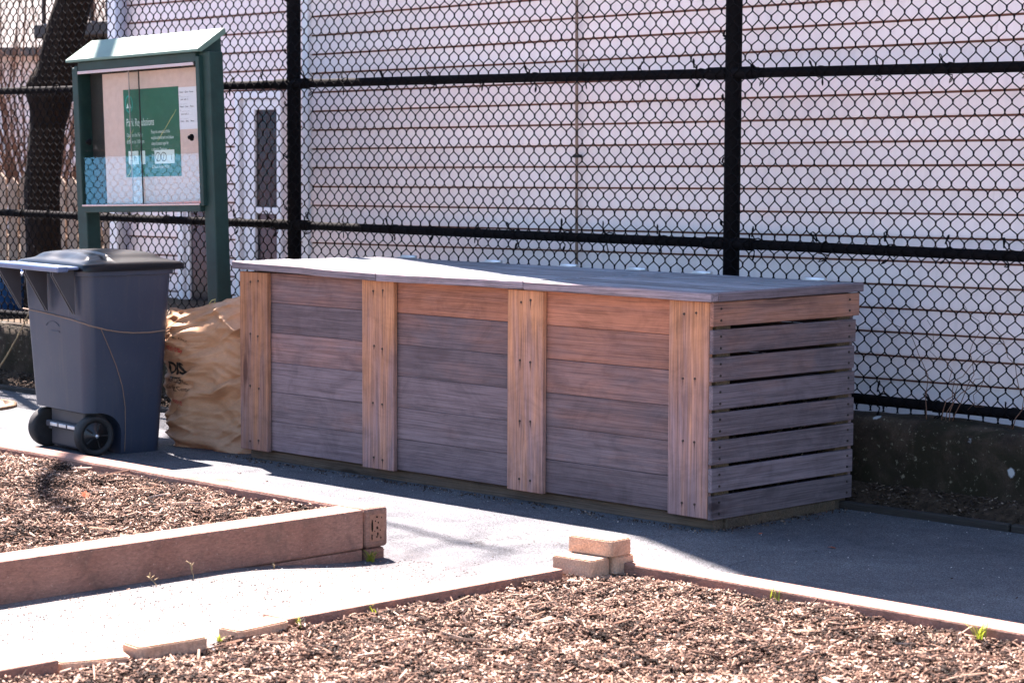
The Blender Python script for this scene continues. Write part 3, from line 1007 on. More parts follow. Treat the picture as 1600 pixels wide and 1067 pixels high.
# compost inside
def chips(n, px, py, pz, lmin, lmax, wid, thick, tilt=0.35, seed=1, tint_fn=None, sig=0.5):
    g = np.random.default_rng(seed)
    L = np.clip(lmin * np.exp(np.abs(g.normal(0, sig, n))), lmin, lmax)
    W = wid * g.uniform(0.6, 1.6, n)
    T = thick * g.uniform(0.6, 1.5, n)
    yaw = g.uniform(0, 2 * np.pi, n)
    pit = g.normal(0, tilt, n)
    rol = g.normal(0, tilt, n)
    e1 = np.stack([np.cos(yaw) * np.cos(pit), np.sin(yaw) * np.cos(pit), np.sin(pit)], 1)
    side = np.stack([-np.sin(yaw), np.cos(yaw), np.zeros(n)], 1)
    e3 = np.cross(e1, side)
    e2 = side * np.cos(rol)[:, None] + e3 * np.sin(rol)[:, None]
    e3 = np.cross(e1, e2)
    C = np.stack([px, py, pz], 1)
    V = np.empty((n, 8, 3))
    k = 0
    for sz in (-1, 1):
        for (sx, sy) in ((-1, -1), (1, -1), (1, 1), (-1, 1)):
            tap = g.uniform(0.45, 1.0, n)
            V[:, k] = C + (sx * L / 2 * g.uniform(0.75, 1.1, n))[:, None] * e1 + (sy * W / 2 * tap)[:, None] * e2 + (sz * T / 2)[:, None] * e3
            k += 1
    q = np.array([(4, 5, 6, 7), (0, 1, 5, 4), (1, 2, 6, 5), (2, 3, 7, 6), (3, 0, 4, 7)])
    Fq = (np.arange(n)[:, None, None] * 8 + q[None]).reshape(-1, 4)
    tint = g.beta(2.0, 1.7, n) if tint_fn is None else tint_fn(g, n)
    return V.reshape(-1, 3), Fq, np.repeat(tint, 8)
nn = 2600
px_ = rng.uniform(-0.62, -0.02, nn); py_ = rng.uniform(0.14, 0.77, nn)
pz_ = 0.06 + rng.uniform(0, 1, nn) ** 0.6 * (0.44 - 0.25 * np.abs(px_ + 0.02) + 0.05 * np.sin(py_ * 9))
V, Fq, tt = chips(nn, px_, py_, pz_, 0.03, 0.14, 0.006, 0.003, 0.5, 11)
o = link('compost_fill', fast_mesh('compost_fill', V, Fq, tt), M['litter'])
tag(o, 'dry brown stalks and leaves showing through the gaps of the slatted end', 'compost', kind='stuff')

# lids
LID = [(-2.842, -1.8465, (0.880, 0.864), (0.872, 0.872)), (-1.8435, -0.9545, (0.864, 0.872), (0.872, 0.874)), (-0.9515, 0.036, (0.871, 0.869), (0.874, 0.872))]
for li, (a, b, (zl, zr), (bl, br)) in enumerate(LID):
    th = 0.033
    def zq(x, y):
        s = (x - a) / (b - a); t = np.clip((y + 0.03) / 0.94, 0, 1)
        return (zl * (1 - s) + zr * s) * (1 - t) + (bl * (1 - s) + br * s) * t
    def lidplank(name, y0, y1, parent, lift=0.0, x0=a, x1=b):
        xs = np.linspace(x0, x1, 9)
        bm = bmesh.new()
        rings = []
        wob = [random.uniform(-0.0012, 0.0012) for _ in xs]
        for x, w_ in zip(xs, wob):
            r_ = []
            for (y, up) in ((y0, 0), (y1, 0), (y1, 1), (y0, 1)):
                r_.append(bm.verts.new((x - a, y, zq(x, y) + up * th + lift * up + w_)))
            rings.append(r_)
        for p, q_ in zip(rings[:-1], rings[1:]):
            for i in range(4):
                j = (i + 1) % 4
                bm.faces.new((p[i], p[j], q_[j], q_[i]))
        bm.faces.new(rings[0]); bm.faces.new(rings[-1][::-1])
        bmesh.ops.recalc_face_normals(bm, faces=bm.faces)
        bmesh.ops.bevel(bm, geom=[e for e in bm.edges if len(e.link_faces) == 2 and e.calc_face_angle(0) > 0.7], offset=0.003, segments=1, affect='EDGES')
        return link(name, bm_mesh(bm, name), M['slat_wood' if name == 'lid_end_board' else 'fascia_wood' if parent is cbn else 'lid_wood'], parent, (a if parent is cbn else 0, 0, 0))
    lid = lidplank('lid', -0.032, 0.012, cbn)
    lid['warm'] = 0.35
    ys = np.linspace(0.0135, 0.905, 7)
    for i in range(6):
        o = lidplank('lid_plank', ys[i], ys[i + 1] - 0.002, lid, random.uniform(-0.0012, 0.0012), a, b - (0.0335 if li == 2 else 0))
        o['warm'] = random.uniform(0.1, 0.5)
    if li == 2:
        o = lidplank('lid_end_board', 0.0135, 0.915, lid, 0.0, b - 0.032, b)
        o['warm'] = 0.15
    for hx in [(-2.672, -2.088), (-1.602, -1.187), (-0.816, -0.21)][li]:
        z = zq(hx, 0.9) + th + 0.004
        h = tube('hinge', [(hx - a - 0.05, 0.918, z), (hx - a - 0.0, 0.918, z), (hx - a + 0.05, 0.918, z)], 0.0085, M['hinge'], lid, 12)
        box('hinge_leaf', hx - a - 0.045, hx - a + 0.045, 0.885, 0.912, z - 0.0035, z - 0.0005, M['hinge'], h, 0.0)

# ------------------------------------------------------------------ raised bed on the left
lb = thing('raised_bed_frame', 'raised bed frame of thick brown composite timbers with hollow end grain', 'raised bed')
TX = -0.424
def timber(name, x0, x1, y0, y1, z0, z1, parent, bev=0.007):
    """thick recycled timber with slightly wavy edges"""
    o = box(name, x0, x1, y0, y1, z0, z1, M['timber'], parent, bev, 2)
    me = o.data
    return o
timber('timber', TX - 0.135, TX, -4.6, -1.345, 0.042, 0.181, lb)
timber('timber', TX - 0.130, TX - 0.004, -4.6, -1.345, -0.06, 0.040, lb)
bt = timber('timber', -4.3, TX + 0.004, -1.338, -1.235, 0.042, 0.183, lb, 0.012)
timber('timber', -4.3, TX - 0.004, -1.332, -1.241, -0.06, 0.040, lb, 0.012)
timber('timber', -4.30, -4.2, -4.6, -1.345, 0.042, 0.181, lb)
# hollow end of the back timber
ex = TX + 0.0045 - bt.location.x
core = box('end_core', TX + 0.0025, TX + 0.0052, -1.320, -1.253, 0.065, 0.160, M['timber_core'], lb, 0.0)
for (yy, zz, hy, hz) in ((-1.290, 0.118, 0.0035, 0.026), (-1.291, 0.082, 0.003, 0.012), (-1.268, 0.150, 0.004, 0.004), (-1.262, 0.130, 0.003, 0.004), (-1.266, 0.112, 0.0045, 0.006), (-1.264, 0.090, 0.003, 0.008), (-1.268, 0.080, 0.004, 0.003), (-1.250, 0.075, 0.003, 0.004), (-1.246, 0.146, 0.002, 0.004), (-1.252, 0.102, 0.002, 0.003), (-1.278, 0.1, 0.002, 0.002), (-1.275, 0.136, 0.002, 0.003)):
    bm = bmesh.new()
    nv = 9
    vs = [bm.verts.new((0, hy * math.cos(2 * math.pi * i / nv) * random.uniform(0.6, 1.3), hz * math.sin(2 * math.pi * i / nv) * random.uniform(0.7, 1.2))) for i in range(nv)]
    f = bm.faces.new(vs)
    r = bmesh.ops.extrude_face_region(bm, geom=[f])
    for e in r['geom']:
        if isinstance(e, bmesh.types.BMVert): e.co.x += 0.0008
    link('end_hole', bm_mesh(bm, 'end_hole'), M['hole'], lb, (TX + 0.0052, yy - 0.02, zz))

# right bed edging
rb = thing('bed_edging', 'low brown timber edging around the front mulch bed', 'edging')
timber('timber', 0.50, 4.4, -1.078, -0.962, -0.05, 0.09, rb)
timber('timber', 0.375, 0.492, -2.44, -1.292, -0.05, 0.088, rb)
timber('timber', 0.38, 0.492, -5.0, -3.215, -0.05, 0.09, rb)

# ------------------------------------------------------------------ pavers
def paver_mesh(seed):
    bm = bmesh.new()
    box_bm(bm, -0.1, 0.1, -0.05, 0.05, 0, 0.056)
    ve = [e for e in bm.edges if abs(e.verts[0].co.z - e.verts[1].co.z) > 0.01]
    bmesh.ops.bevel(bm, geom=ve, offset=0.016, segments=3, affect='EDGES', profile=0.5)
    te = [e for e in bm.edges if min(e.verts[0].co.z, e.verts[1].co.z) > 0.05]
    bmesh.ops.bevel(bm, geom=te, offset=0.004, segments=2, affect='EDGES')
    bmesh.ops.subdivide_edges(bm, edges=[e for e in bm.edges if e.calc_length() > 0.03], cuts=5, use_grid_fill=True)
    for v in bm.verts:
        p = v.co * 60
        v.co += Vector((noise.noise(p + Vector((seed, 0, 0))), noise.noise(p + Vector((0, seed, 9))), 0.6 * noise.noise(p + Vector((5, 0, seed))))) * 0.0011
    return bm_mesh(bm, 'paver')
PG = 'concrete pavers around the front bed'
def paver(x, y, z, rz, label, s=(1, 1, 1)):
    o = link('concrete_paver', paver_mesh(random.random() * 50), M['paver'], None, (x, y, z), (0, 0, rz))
    o.scale = s
    tag(o, label, 'paver', PG)
    return o
paver(0.470, -1.098, 0.1175, R(4), 'tan paver lying on top of the corner stack', (0.95, 1.1, 0.95))
paver(0.468, -1.185, 0.0585, R(5), 'tan paver in front of the stack on the left, below the top paver', (0.86, 0.98, 1.0))
paver(0.4665, -1.078, 0.0585, R(4), 'tan paver under the top one, only its right end showing', (0.95, 1.02, 1.0))
paver(0.475, -1.175, 0.001, R(2), 'half buried grey paver under the left one of the stack', (0.9, 1.0, 1.0))
paver(0.475, -1.065, 0.001, R(0), 'half buried grey paver under the rear one of the stack', (1.1, 1.0, 1.0))
paver(0.488, -2.560, 0.036, R(96), 'paver beside the end of the bed timber, lying level', (1.0, 0.95, 1.0))
paver(0.503, -2.880, 0.040, R(86), 'slightly turned middle paver in the row along the front bed', (1.12, 0.95, 1.0))
paver(0.462, -3.096, 0.020, R(70), 'lowest paver of the row, next to the far left bed timber', (0.98, 0.95, 1.0))

# ------------------------------------------------------------------ mulch
def mulch(name, label, x0, x1, y0, y1, n, hf, seed, keep, big=1.0, dark=0.34):
    g = np.random.default_rng(seed)
    px = g.uniform(x0, x1, n); py = g.uniform(y0, y1, n)
    k = keep(px, py)
    px, py = px[k], py[k]
    bare = vnoise(px[None], py[None], 4.2, seed + 9)[0] + 0.5 * vnoise(px[None], py[None], 11.0, seed + 5)[0]
    k = (bare > -0.40) | (g.uniform(0, 1, len(px)) < 0.35)
    px, py = px[k], py[k]
    n = len(px)
    pz = hf(px, py) + g.uniform(-0.014, 0.009, n)
    # darker and lighter clumps in the chip tint
    cl = vnoise(px[None], py[None], 6.0, seed)[0] * 0.42 + vnoise(px[None], py[None], 15.0, seed + 3)[0] * 0.42
    def tf(gg, m):
        base_t = gg.beta(1.9, 1.6, m)
        dk = gg.uniform(0, 1, m) < dark
        base_t[dk] *= 0.3
        return np.clip(base_t + cl, 0, 1)
    V, Fq, tt = chips(n, px, py, pz, 0.0105 * big, 0.085, 0.0050 * big, 0.0022, 0.34, seed, tf, 0.66)
    # crumbs and a few long twigs mixed in
    m = n // 4
    s1 = g.integers(0, n, m)
    V1, F1, t1 = chips(m, px[s1] + g.normal(0, .01, m), py[s1] + g.normal(0, .01, m), pz[s1] + 0.003, 0.004, 0.010, 0.004, 0.003, 0.5, seed + 40)
    m2 = n // 130
    s2 = g.integers(0, n, m2)
    V2, F2, t2 = chips(m2, px[s2], py[s2], pz[s2] + 0.008, 0.06, 0.17, 0.004, 0.0035, 0.14, seed + 41)
    kk = keep(px[s2], py[s2])
    Fq = np.concatenate([Fq, F1 + len(V), F2 + len(V) + len(V1)])
    V = np.concatenate([V, V1, V2]); tt = np.concatenate([tt, t1, t2])
    o = link(name, fast_mesh(name, V, Fq, tt), M['mulch'])
    return tag(o, label, 'mulch', kind='stuff')
def mh_r(x, y):
    x = np.asarray(x); y = np.asarray(y)
    b = 0.056 + 0.014 * sstep(0, 0.4, np.minimum(x - 0.5, -1.08 - y))
    return b + 0.010 * np.sin(x * 11 + y * 4) * np.sin(y * 9 - x * 3) + 0.007 * np.sin(x * 31 + 1 + np.sin(y * 13)) * np.sin(y * 27 + np.sin(x * 17) * 2)
def mh_l(x, y):
    x = np.asarray(x); y = np.asarray(y)
    d = np.minimum(-0.56 - x, -1.34 - y)
    return 0.150 + 0.012 * sstep(0, 0.5, d) + 0.010 * np.sin(x * 10 + y * 5) * np.sin(y * 8 - x * 3) + 0.008 * np.sin(x * 33 + np.sin(y * 14)) * np.sin(y * 29 + np.sin(x * 15) * 2)
rbk = lambda x, y: ((x - 0.50) > 0) & (y < -1.085) & ~((x < 0.605) & (y > -1.25))
lbk = lambda x, y: (x < -0.565) & (y < -1.345)
soil_r = grid_obj('bed_soil', 0.495, 4.35, -4.9, -1.08, 0.05, lambda X, Y: mh_r(X, Y) - 0.018, M['soil'])
tag(soil_r, kind='structure')
soil_l = grid_obj('bed_soil', -4.19, -0.56, -4.55, -1.345, 0.05, lambda X, Y: mh_l(X, Y) - 0.018, M['soil'])
tag(soil_l, kind='structure')
vis_r = lambda x, y: rbk(x, y) & (y > -3.95 + 0.0 * x) & (x - y < 5.1)
mulch('wood_chip_mulch', 'sunlit brown wood chips filling the front bed', 0.5, 2.9, -3.95, -1.085, 140000, mh_r, 21, vis_r)
mulch('wood_chip_mulch', 'darker brown wood chips filling the raised bed on the left', -3.5, -0.545, -3.5, -1.325, 112000, mh_l, 22, lambda x, y: lbk(x, y) & (x - y < 3.2), 1.0, 0.42)

# leaf litter on the planting strip, grit on the path
def scatter(name, label, cat, n, xs, ys, hf, lmin, lmax, wid, th, seed, mat, keep=None, tint=None, tilt=0.25):
    g = np.random.default_rng(seed)
    px = g.uniform(*xs, n); py = g.uniform(*ys, n)
    if keep is not None:
        k = keep(px, py, g)
        px, py = px[k], py[k]
    n = len(px)
    pz = hf(px, py) + th * 0.6
    V, Fq, tt = chips(n, px, py, pz, lmin, lmax, wid, th, tilt, seed, tint)
    return tag(link(name, fast_mesh(name, V, Fq, tt), mat), label, cat, kind='stuff')
sh = lambda X, Y: 0.008 + 0.085 * sstep(0.86, 1.02, Y)
scatter('leaf_litter', 'dead leaves and stalks on the soil strip below the wall', 'leaf litter', 9000, (-8, 3.2), (0.86, 1.0), sh, 0.012, 0.06, 0.008, 0.002, 31, M['litter'], None, None, 0.35)
def path_keep(px, py, g):
    in_bin = (px > -2.84) & (px < 0.03) & (py > -0.005)
    beds = ((px < -0.39) & (py < -1.21)) | ((px > 0.37) & (py < -0.955))
    front = np.exp(-((py + 0.03) / 0.05) ** 2) * (px > -2.9) * (px < 0.1)
    between = ((px > -0.4) & (px < 0.38) & (py < -1.2)) * 0.8
    edge = np.exp(-((py - 0.80) / 0.03) ** 2) * (px > 0.03)
    return ~in_bin & ~beds & (g.uniform(0, 1, len(px)) < (0.05 + front * 1.0 + between + edge * 0.8))
scatter('path_grit', 'loose grit and tiny wood bits scattered over the asphalt', 'grit', 26000, (-3.6, 2.6), (-3.6, 0.82), lambda X, Y: ground_h(X, Y), 0.003, 0.014, 0.003, 0.002, 33, M['grit'], path_keep)

def foot_keep(px, py, g):
    d1 = np.abs(py + 0.012) * ((px > -2.9) & (px < 0.03)) + 9 * ~((px > -2.9) & (px < 0.03))
    d2 = np.abs(px - 0.035) * ((py > 0) & (py < 0.83)) + 9 * ~((py > 0) & (py < 0.83))
    d = np.minimum(d1, d2)
    inb = (px > -2.84) & (px < 0.022) & (py > -0.001)
    lump = 0.5 + 0.5 * np.sin(px * 7 + 1.3 * np.sin(px * 3)) * np.sin(px * 17)
    return ~inb & (g.uniform(0, 1, len(px)) < np.exp(-d / 0.022) * (0.25 + lump))
scatter('foot_debris', 'dry straw and soil crumbs gathered along the foot of the bin', 'debris', 14000, (-2.9, 0.12), (-0.09, 0.83), lambda X, Y: ground_h(X, Y) + 0.004, 0.006, 0.030, 0.0035, 0.003, 37, M['litter'], foot_keep, lambda g, n: g.beta(2.0, 1.2, n), 0.4)
def spill_keep(px, py, g):
    d1 = np.abs(py + 1.17) * (px < -0.38) + (px >= -0.38) * 9
    d2 = np.abs(px + 0.36) * (py < -1.2) + (py >= -1.2) * 9
    d3 = np.abs(py + 0.93) * (px > 0.37) + (px <= 0.37) * 9
    d4 = np.abs(px - 0.34) * (py < -1.0) + (py >= -1.0) * 9
    d = np.minimum(np.minimum(d1, d2), np.minimum(d3, d4))
    beds = ((px < -0.39) & (py < -1.21)) | ((px > 0.365) & (py < -0.955))
    inb = (px > -2.84) & (px < 0.03) & (py > -0.005)
    return ~beds & ~inb & (g.uniform(0, 1, len(px)) < 0.02 + 0.35 * np.exp(-d / 0.05))
scatter('spilled_chips', 'wood chips and twigs spilled from the beds onto the path', 'wood chips', 3600, (-3.4, 2.4), (-3.6, 0.0), lambda X, Y: ground_h(X, Y), 0.008, 0.045, 0.005, 0.0025, 35, M['mulch'], spill_keep)

# ------------------------------------------------------------------ grass tufts, weeds, leaves
def tuft(name, loc, label, n, h, seed, dry=0.2):
    g = np.random.default_rng(seed)
    V = []; Fq = []; tt = []
    for i in range(n):
        a = g.uniform(0, 2 * np.pi); lean = g.uniform(0.15, 0.9) * h; hh = h * g.uniform(0.5, 1.0)
        w = g.uniform(0.0018, 0.0032)
        bx, by = g.normal(0, 0.008, 2)
        d = np.array([math.cos(a), math.sin(a)]); s = np.array([-d[1], d[0]])
        b0 = len(V)
        for j in range(5):
            q = j / 4
            p = np.array([bx, by]) + d * lean * q ** 1.7
            ww = w * (1 - q) ** 0.7 + 0.0002
            z = hh * q * (1 - 0.25 * q * q)
            V.append((p[0] - s[0] * ww, p[1] - s[1] * ww, z)); V.append((p[0] + s[0] * ww, p[1] + s[1] * ww, z))
            tv = min(1, dry + g.uniform(-0.1, 0.3) + q * 0.25); tt += [tv, tv]
        for j in range(4):
            Fq.append((b0 + 2 * j, b0 + 2 * j + 1, b0 + 2 * j + 3, b0 + 2 * j + 2))
    o = link(name, fast_mesh(name, V, Fq, tt, True), M['grass'], None, loc)
    return tag(o, label, 'grass', 'grass tufts by the beds')
tuft('grass_tuft', (-0.40, -1.335, 0.0), 'yellow-green grass tuft at the hollow timber end', 26, 0.055, 1, 0.35)
tuft('grass_tuft', (1.955, -1.112, 0.062), 'bright grass tuft at the right edge of the picture', 18, 0.075, 2, 0.25)
tuft('grass_tuft', (1.20, -1.09, 0.060), 'tiny pair of grass blades under the timber, right of the corner stack', 5, 0.055, 3, 0.2)
tuft('grass_tuft', (0.51, -2.405, 0.066), 'small grass sprig beside the paver at the timber end', 5, 0.04, 4, 0.2)
tuft('grass_tuft', (0.505, -2.12, 0.064), 'small sprig against the left timber of the front bed', 5, 0.03, 5, 0.3)
tuft('grass_tuft', (0.515, -2.70, 0.066), 'pale sprig between the two inner pavers', 6, 0.03, 6, 0.3)
def weed(loc, label, h, lean, seed):
    g = random.Random(seed)
    w = thing('dry_weed', label, 'weed', loc, 0, 'dry weed stems at the raised bed')
    P = [(lean * q ** 1.4, 0.004 * math.sin(q * 6), h * q) for q in np.linspace(0, 1, 7)]
    tube('stem', P, 0.0012, M['wire_debris'], w, 5)
    for i in range(5):
        q = 0.55 + 0.09 * i
        b = np.array([lean * q ** 1.4, 0, h * q])
        e = b + np.array([g.uniform(-0.016, 0.016), g.uniform(-0.012, 0.012), 0.012])
        tube('seed_head', [b, (b + e) / 2, e], [0.001, 0.0022, 0.0006], M['wire_debris'], w, 5)
weed((-0.352, -2.14, 0.04), 'tall dry weed stem standing at the long timber', 0.062, -0.01, 1)
weed((-0.330, -2.30, 0.042), 'leaning dry weed stem left of the standing one', 0.04, -0.045, 2)
weed((-0.36, -1.80, 0.02), 'short dry weed stem nearest the timber end', 0.032, 0.008, 3)
def leaf(loc, label, size, rot):
    bm = bmesh.new()
    pts = [(0, -1), (0.35, -0.55), (0.6, -0.5), (0.5, -0.1), (0.7, 0.2), (0.3, 0.35), (0, 1), (-0.3, 0.35), (-0.7, 0.2), (-0.5, -0.1), (-0.6, -0.5), (-0.35, -0.55)]
    c0 = bm.verts.new((0, 0, 0.0))
    vs = [bm.verts.new((x * size, y * size, size * 0.25 * (x * x + 0.3 * y))) for x, y in pts]
    for i in range(len(vs)):
        bm.faces.new((c0, vs[i], vs[(i + 1) % len(vs)]))
    bmesh.ops.solidify(bm, geom=list(bm.faces), thickness=0.0006)
    o = link('fallen_leaf', bm_mesh(bm, 'fallen_leaf'), M['leaf_red'], None, loc, rot)
    tag(o, label, 'leaf')
leaf((-1.36, -1.86, 0.185), 'curled orange-red leaf on the mulch of the raised bed', 0.024, (0.5, 0.2, 1))
leaf((0.55, 0.05, 0.004), 'small brown leaf lying on the shaded asphalt right of the bin', 0.018, (0.05, 0.05, 2))
leaf((0.18, 0.10, 0.004), 'tiny brown leaf near the base of the slatted end', 0.012, (0.05, 0.05, 0.3))

# ------------------------------------------------------------------ drain cover
dr = thing('drain_cover', 'round rusty drain cover with long slots in the path behind the cart', 'drain cover', (-5.52, 0.18, 0.002))
lathe('cover_rim', [(0.30, 0.0), (0.30, 0.016), (0.26, 0.018), (0.26, 0.006), (0.0, 0.006)], M['iron'], dr, 40)
for i in range(7):
    y = -0.21 + i * 0.07
    hw_ = math.sqrt(max(0.255 ** 2 - y * y, 0.0))
    b = box('grate_bar', -hw_, hw_, y - 0.020, y + 0.020, 0.0065, 0.0175, M['iron'], dr, 0.003)
dr.rotation_euler = (0, 0, R(-30))

# ------------------------------------------------------------------ wheeled cart
ct = thing('wheeled_trash_cart', 'grey-blue plastic wheeled trash cart with black lid beside the paper bag', 'trash cart', (-3.565, -0.272, 0), R(-6))
def rrect(w, d, r, n=6):
    pts = []
    for (cx, cy, a0) in ((w / 2 - r, -d / 2 + r, -90), (w / 2 - r, d / 2 - r, 0), (-w / 2 + r, d / 2 - r, 90), (-w / 2 + r, -d / 2 + r, 180)):
        for i in range(n + 1):
            a = R(a0 + 90 * i / n)
            pts.append((cx + r * math.cos(a), cy + r * math.sin(a)))
    return pts
def cart_body():
    bm = bmesh.new()
    rings = []
    secs = [(0.0, 0.50, 0.385, 0.045), (0.012, 0.508, 0.393, 0.05)]
    for i in range(1, 15):
        t = i / 14
        secs.append((0.012 + 0.828 * t, 0.508 + 0.118 * t, 0.393 + 0.085 * t, 0.05 + 0.012 * t))
    secs.append((0.842, 0.650, 0.502, 0.066)); secs.append((0.868, 0.652, 0.504, 0.066))
    for (z, w, d, r) in secs:
        rings.append([bm.verts.new((x, y + (0.0 if z > 1 else 0.0), z)) for x, y in rrect(w, d, r)])
    n = len(rings[0])
    for a, b in zip(rings[:-1], rings[1:]):
        for i in range(n):
            j = (i + 1) % n
            bm.faces.new((a[i], a[j], b[j], b[i]))
    bm.faces.new(rings[0][::-1])
    bm.faces.new(rings[-1])
    return bm_mesh(bm, 'cart_body')
body = link('body', cart_body(), M['cart'], ct)
# wheel well cut out of the foot of the body
WY, WZ, WR = -0.150, 0.094, 0.094
cut = bmesh.new()
npt = 28
pts = [(WY - 0.20, -0.05), (WY + 0.128, -0.05), (WY + 0.128, WZ)]
pts += [(WY + 0.128 * math.cos(R(a)), WZ + 0.108 * math.sin(R(a))) for a in range(10, 91, 8)]
pts += [(WY - 0.20, WZ + 0.108)]
A = [cut.verts.new((-0.5, p[0], p[1])) for p in pts]
B = [cut.verts.new((0.5, p[0], p[1])) for p in pts]
cut.faces.new(A); cut.faces.new(B[::-1])
for i in range(len(pts)):
    j = (i + 1) % len(pts)
    cut.faces.new((A[i], B[i], B[j], A[j]))
cutter = link('cutter', bm_mesh(cut, 'cutter'), M['cart_dark'])
cutter.parent = ct
bpy.context.view_layer.update()
md = body.modifiers.new('cut', 'BOOLEAN')
md.object = cutter
md.operation = 'DIFFERENCE'
md.solver = 'EXACT'
dg = bpy.context.evaluated_depsgraph_get()
nm = bpy.data.meshes.new_from_object(body.evaluated_get(dg))
body.modifiers.clear()
body.data = nm
bpy.data.objects.remove(cutter, do_unlink=True)
for p in nm.polygons:
    p.use_smooth = True
try:
    nm.set_sharp_from_angle(angle=R(32))
except Exception:
    pass
box('axle_housing', -0.165, 0.165, -0.165, -0.03, 0.015, 0.20, M['cart_dark'], ct, 0.012, 2)
box('axle_bracket', -0.17, 0.17, -0.19, -0.166, 0.105, 0.135, M['cart_dark'], ct, 0.004)
tube('axle', [(-0.262, WY, WZ), (0, WY, WZ), (0.262, WY, WZ)], 0.009, M['hinge'], ct, 12)
for i in range(3):
    box('axle_shine_cap', -0.12 + i * 0.085, -0.05 + i * 0.085, -0.194, -0.190, 0.112, 0.128, M['hinge'], ct, 0.002)
for sx in (-1, 1):
    x = sx * 0.2265
    wprof = [(0.0, -0.028), (0.070, -0.028), (0.0855, -0.030), (0.092, -0.024), (0.094, -0.012), (0.094, 0.012), (0.092, 0.024), (0.0855, 0.030), (0.072, 0.028), (0.068, 0.018), (0.03, 0.016), (0.0, 0.016)]
    wh = lathe('wheel', wprof, M['rubber'], ct, 40, (x, WY, WZ), (0, R(90) * sx, 0))
    lathe('hub', [(0.0, 0.0165), (0.066, 0.0175), (0.064, 0.021), (0.024, 0.0225), (0.022, 0.030), (0.0, 0.031)], M['wheel_hub'], wh, 28)
    for kk in range(5):
        a = 2 * math.pi * kk / 5 + 0.3
        sp = box('spoke', 0.022, 0.062, -0.004, 0.004, 0.021, 0.0255, M['wheel_hub'], wh, 0.001)
        c_, s_ = math.cos(a), math.sin(a)
        sp.location = (0.042 * c_, 0.042 * s_, 0.021); sp.rotation_euler = (0, 0, a)
    lathe('axle_cap', [(0.0095, 0.031), (0.0095, 0.035), (0.006, 0.038), (0.0, 0.0385)], M['hinge'], wh, 14)
# lid: shallow dome with a raised panel and a hinge groove
def cart_lid():
    W, D = 0.672, 0.545
    nx_, ny_ = 52, 44
    V = []
    for i in range(nx_ + 1):
        for j in range(ny_ + 1):
            u = -1 + 2 * i / nx_; v = -1 + 2 * j / ny_
            # square to rounded square
            x = u * W / 2 * (1 - 0.028 * v ** 8); y = v * D / 2 * (1 - 0.030 * u ** 8)
            e = max(abs(u), abs(v))
            z = 0.018 + 0.038 * (1 - abs(u) ** 3.2) * (1 - abs(v) ** 3.2)
            rp = sstep(0.80, 0.66, abs(u)) * sstep(0.78, 0.62, abs(v + 0.05))
            z += 0.014 * float(rp)
            z -= 0.012 * math.exp(-((v + 0.42) / 0.03) ** 2) * float(sstep(0.95, 0.8, abs(u)))
            z -= 0.018 * float(sstep(0.0, 0.5, 0.5 - abs(u) * 0.9)) * math.exp(-((v + 0.72) / 0.10) ** 2)
            if e > 0.985: z = 0.010
            V.append((x, y, z))
    F = []
    S = ny_ + 1
    for i in range(nx_):
        for j in range(ny_):
            F.append((i * S + j, (i + 1) * S + j, (i + 1) * S + j + 1, i * S + j + 1))
    # skirt
    ring = [i * S for i in range(nx_ + 1)] + [nx_ * S + j for j in range(1, S)] + [i * S + ny_ for i in range(nx_ - 1, -1, -1)] + [j for j in range(ny_ - 1, 0, -1)]
    b0 = len(V)
    for r_ in ring:
        V.append((V[r_][0], V[r_][1], -0.016))
    n = len(ring)
    for i in range(n):
        j = (i + 1) % n
        F.append((ring[j], ring[i], b0 + i, b0 + j))
    return fast_mesh('lid', V, F, smooth=True)
cl = link('lid', cart_lid(), M['cart_lid'], ct, (0, 0.018, 0.878))
# handle with three gussets at the wheel side
HY = -0.255
hb_ = bmesh.new()
box_bm(hb_, -0.345, 0.305, HY - 0.115, HY - 0.055, 0.862, 0.890, 0.009, 3)
link('handle', bm_mesh(hb_, 'handle'), M['handle_plastic'], ct)
box('handle_shelf', -0.335, 0.295, HY - 0.056, HY + 0.002, 0.872, 0.886, M['handle_plastic'], ct, 0.004)
for x in (-0.30, -0.035, 0.23):
    prism('gusset', [(HY + 0.006, 0.66), (HY + 0.003, 0.871), (HY - 0.105, 0.861), (HY - 0.104, 0.845)], 'X', x - 0.014, x - 0.007, M['cart_dark'], ct)
    prism('gusset', [(HY + 0.006, 0.66), (HY + 0.003, 0.871), (HY - 0.105, 0.861), (HY - 0.104, 0.845)], 'X', x + 0.007, x + 0.014, M['cart_dark'], ct)
# raised moulded mark on the wheel-side face
bm = bmesh.new()
def facey(z): return -(0.393 + 0.085 * (z - 0.012) / 0.828) / 2
for i in range(12):
    a0, a1 = R(160 - i * 11.6), R(160 - (i + 1) * 11.6)
    q = []
    for (rr, aa) in ((0.050, a0), (0.050, a1), (0.058, a1), (0.058, a0)):
        xx = -0.02 + rr * 1.25 * math.cos(aa); zz = 0.585 + 0.55 * rr * math.sin(aa)
        q.append((xx, zz))
    vs = [bm.verts.new((x_, facey(z_) - 0.0028, z_)) for x_, z_ in q] 
    bm.faces.new(vs)
    vb = [bm.verts.new((x_, facey(z_) + 0.001, z_)) for x_, z_ in q]
    for e in range(4):
        bm.faces.new((vs[e], vs[(e + 1) % 4], vb[(e + 1) % 4], vb[e]))
link('moulded_mark', bm_mesh(bm, 'moulded_mark'), M['cart'], ct)
bm = bmesh.new(); box_bm(bm, -0.03, 0.05, facey(0.57) - 0.003, facey(0.57) + 0.001, 0.566, 0.573)
link('moulded_mark', bm_mesh(bm, 'moulded_mark'), M['cart'], ct)

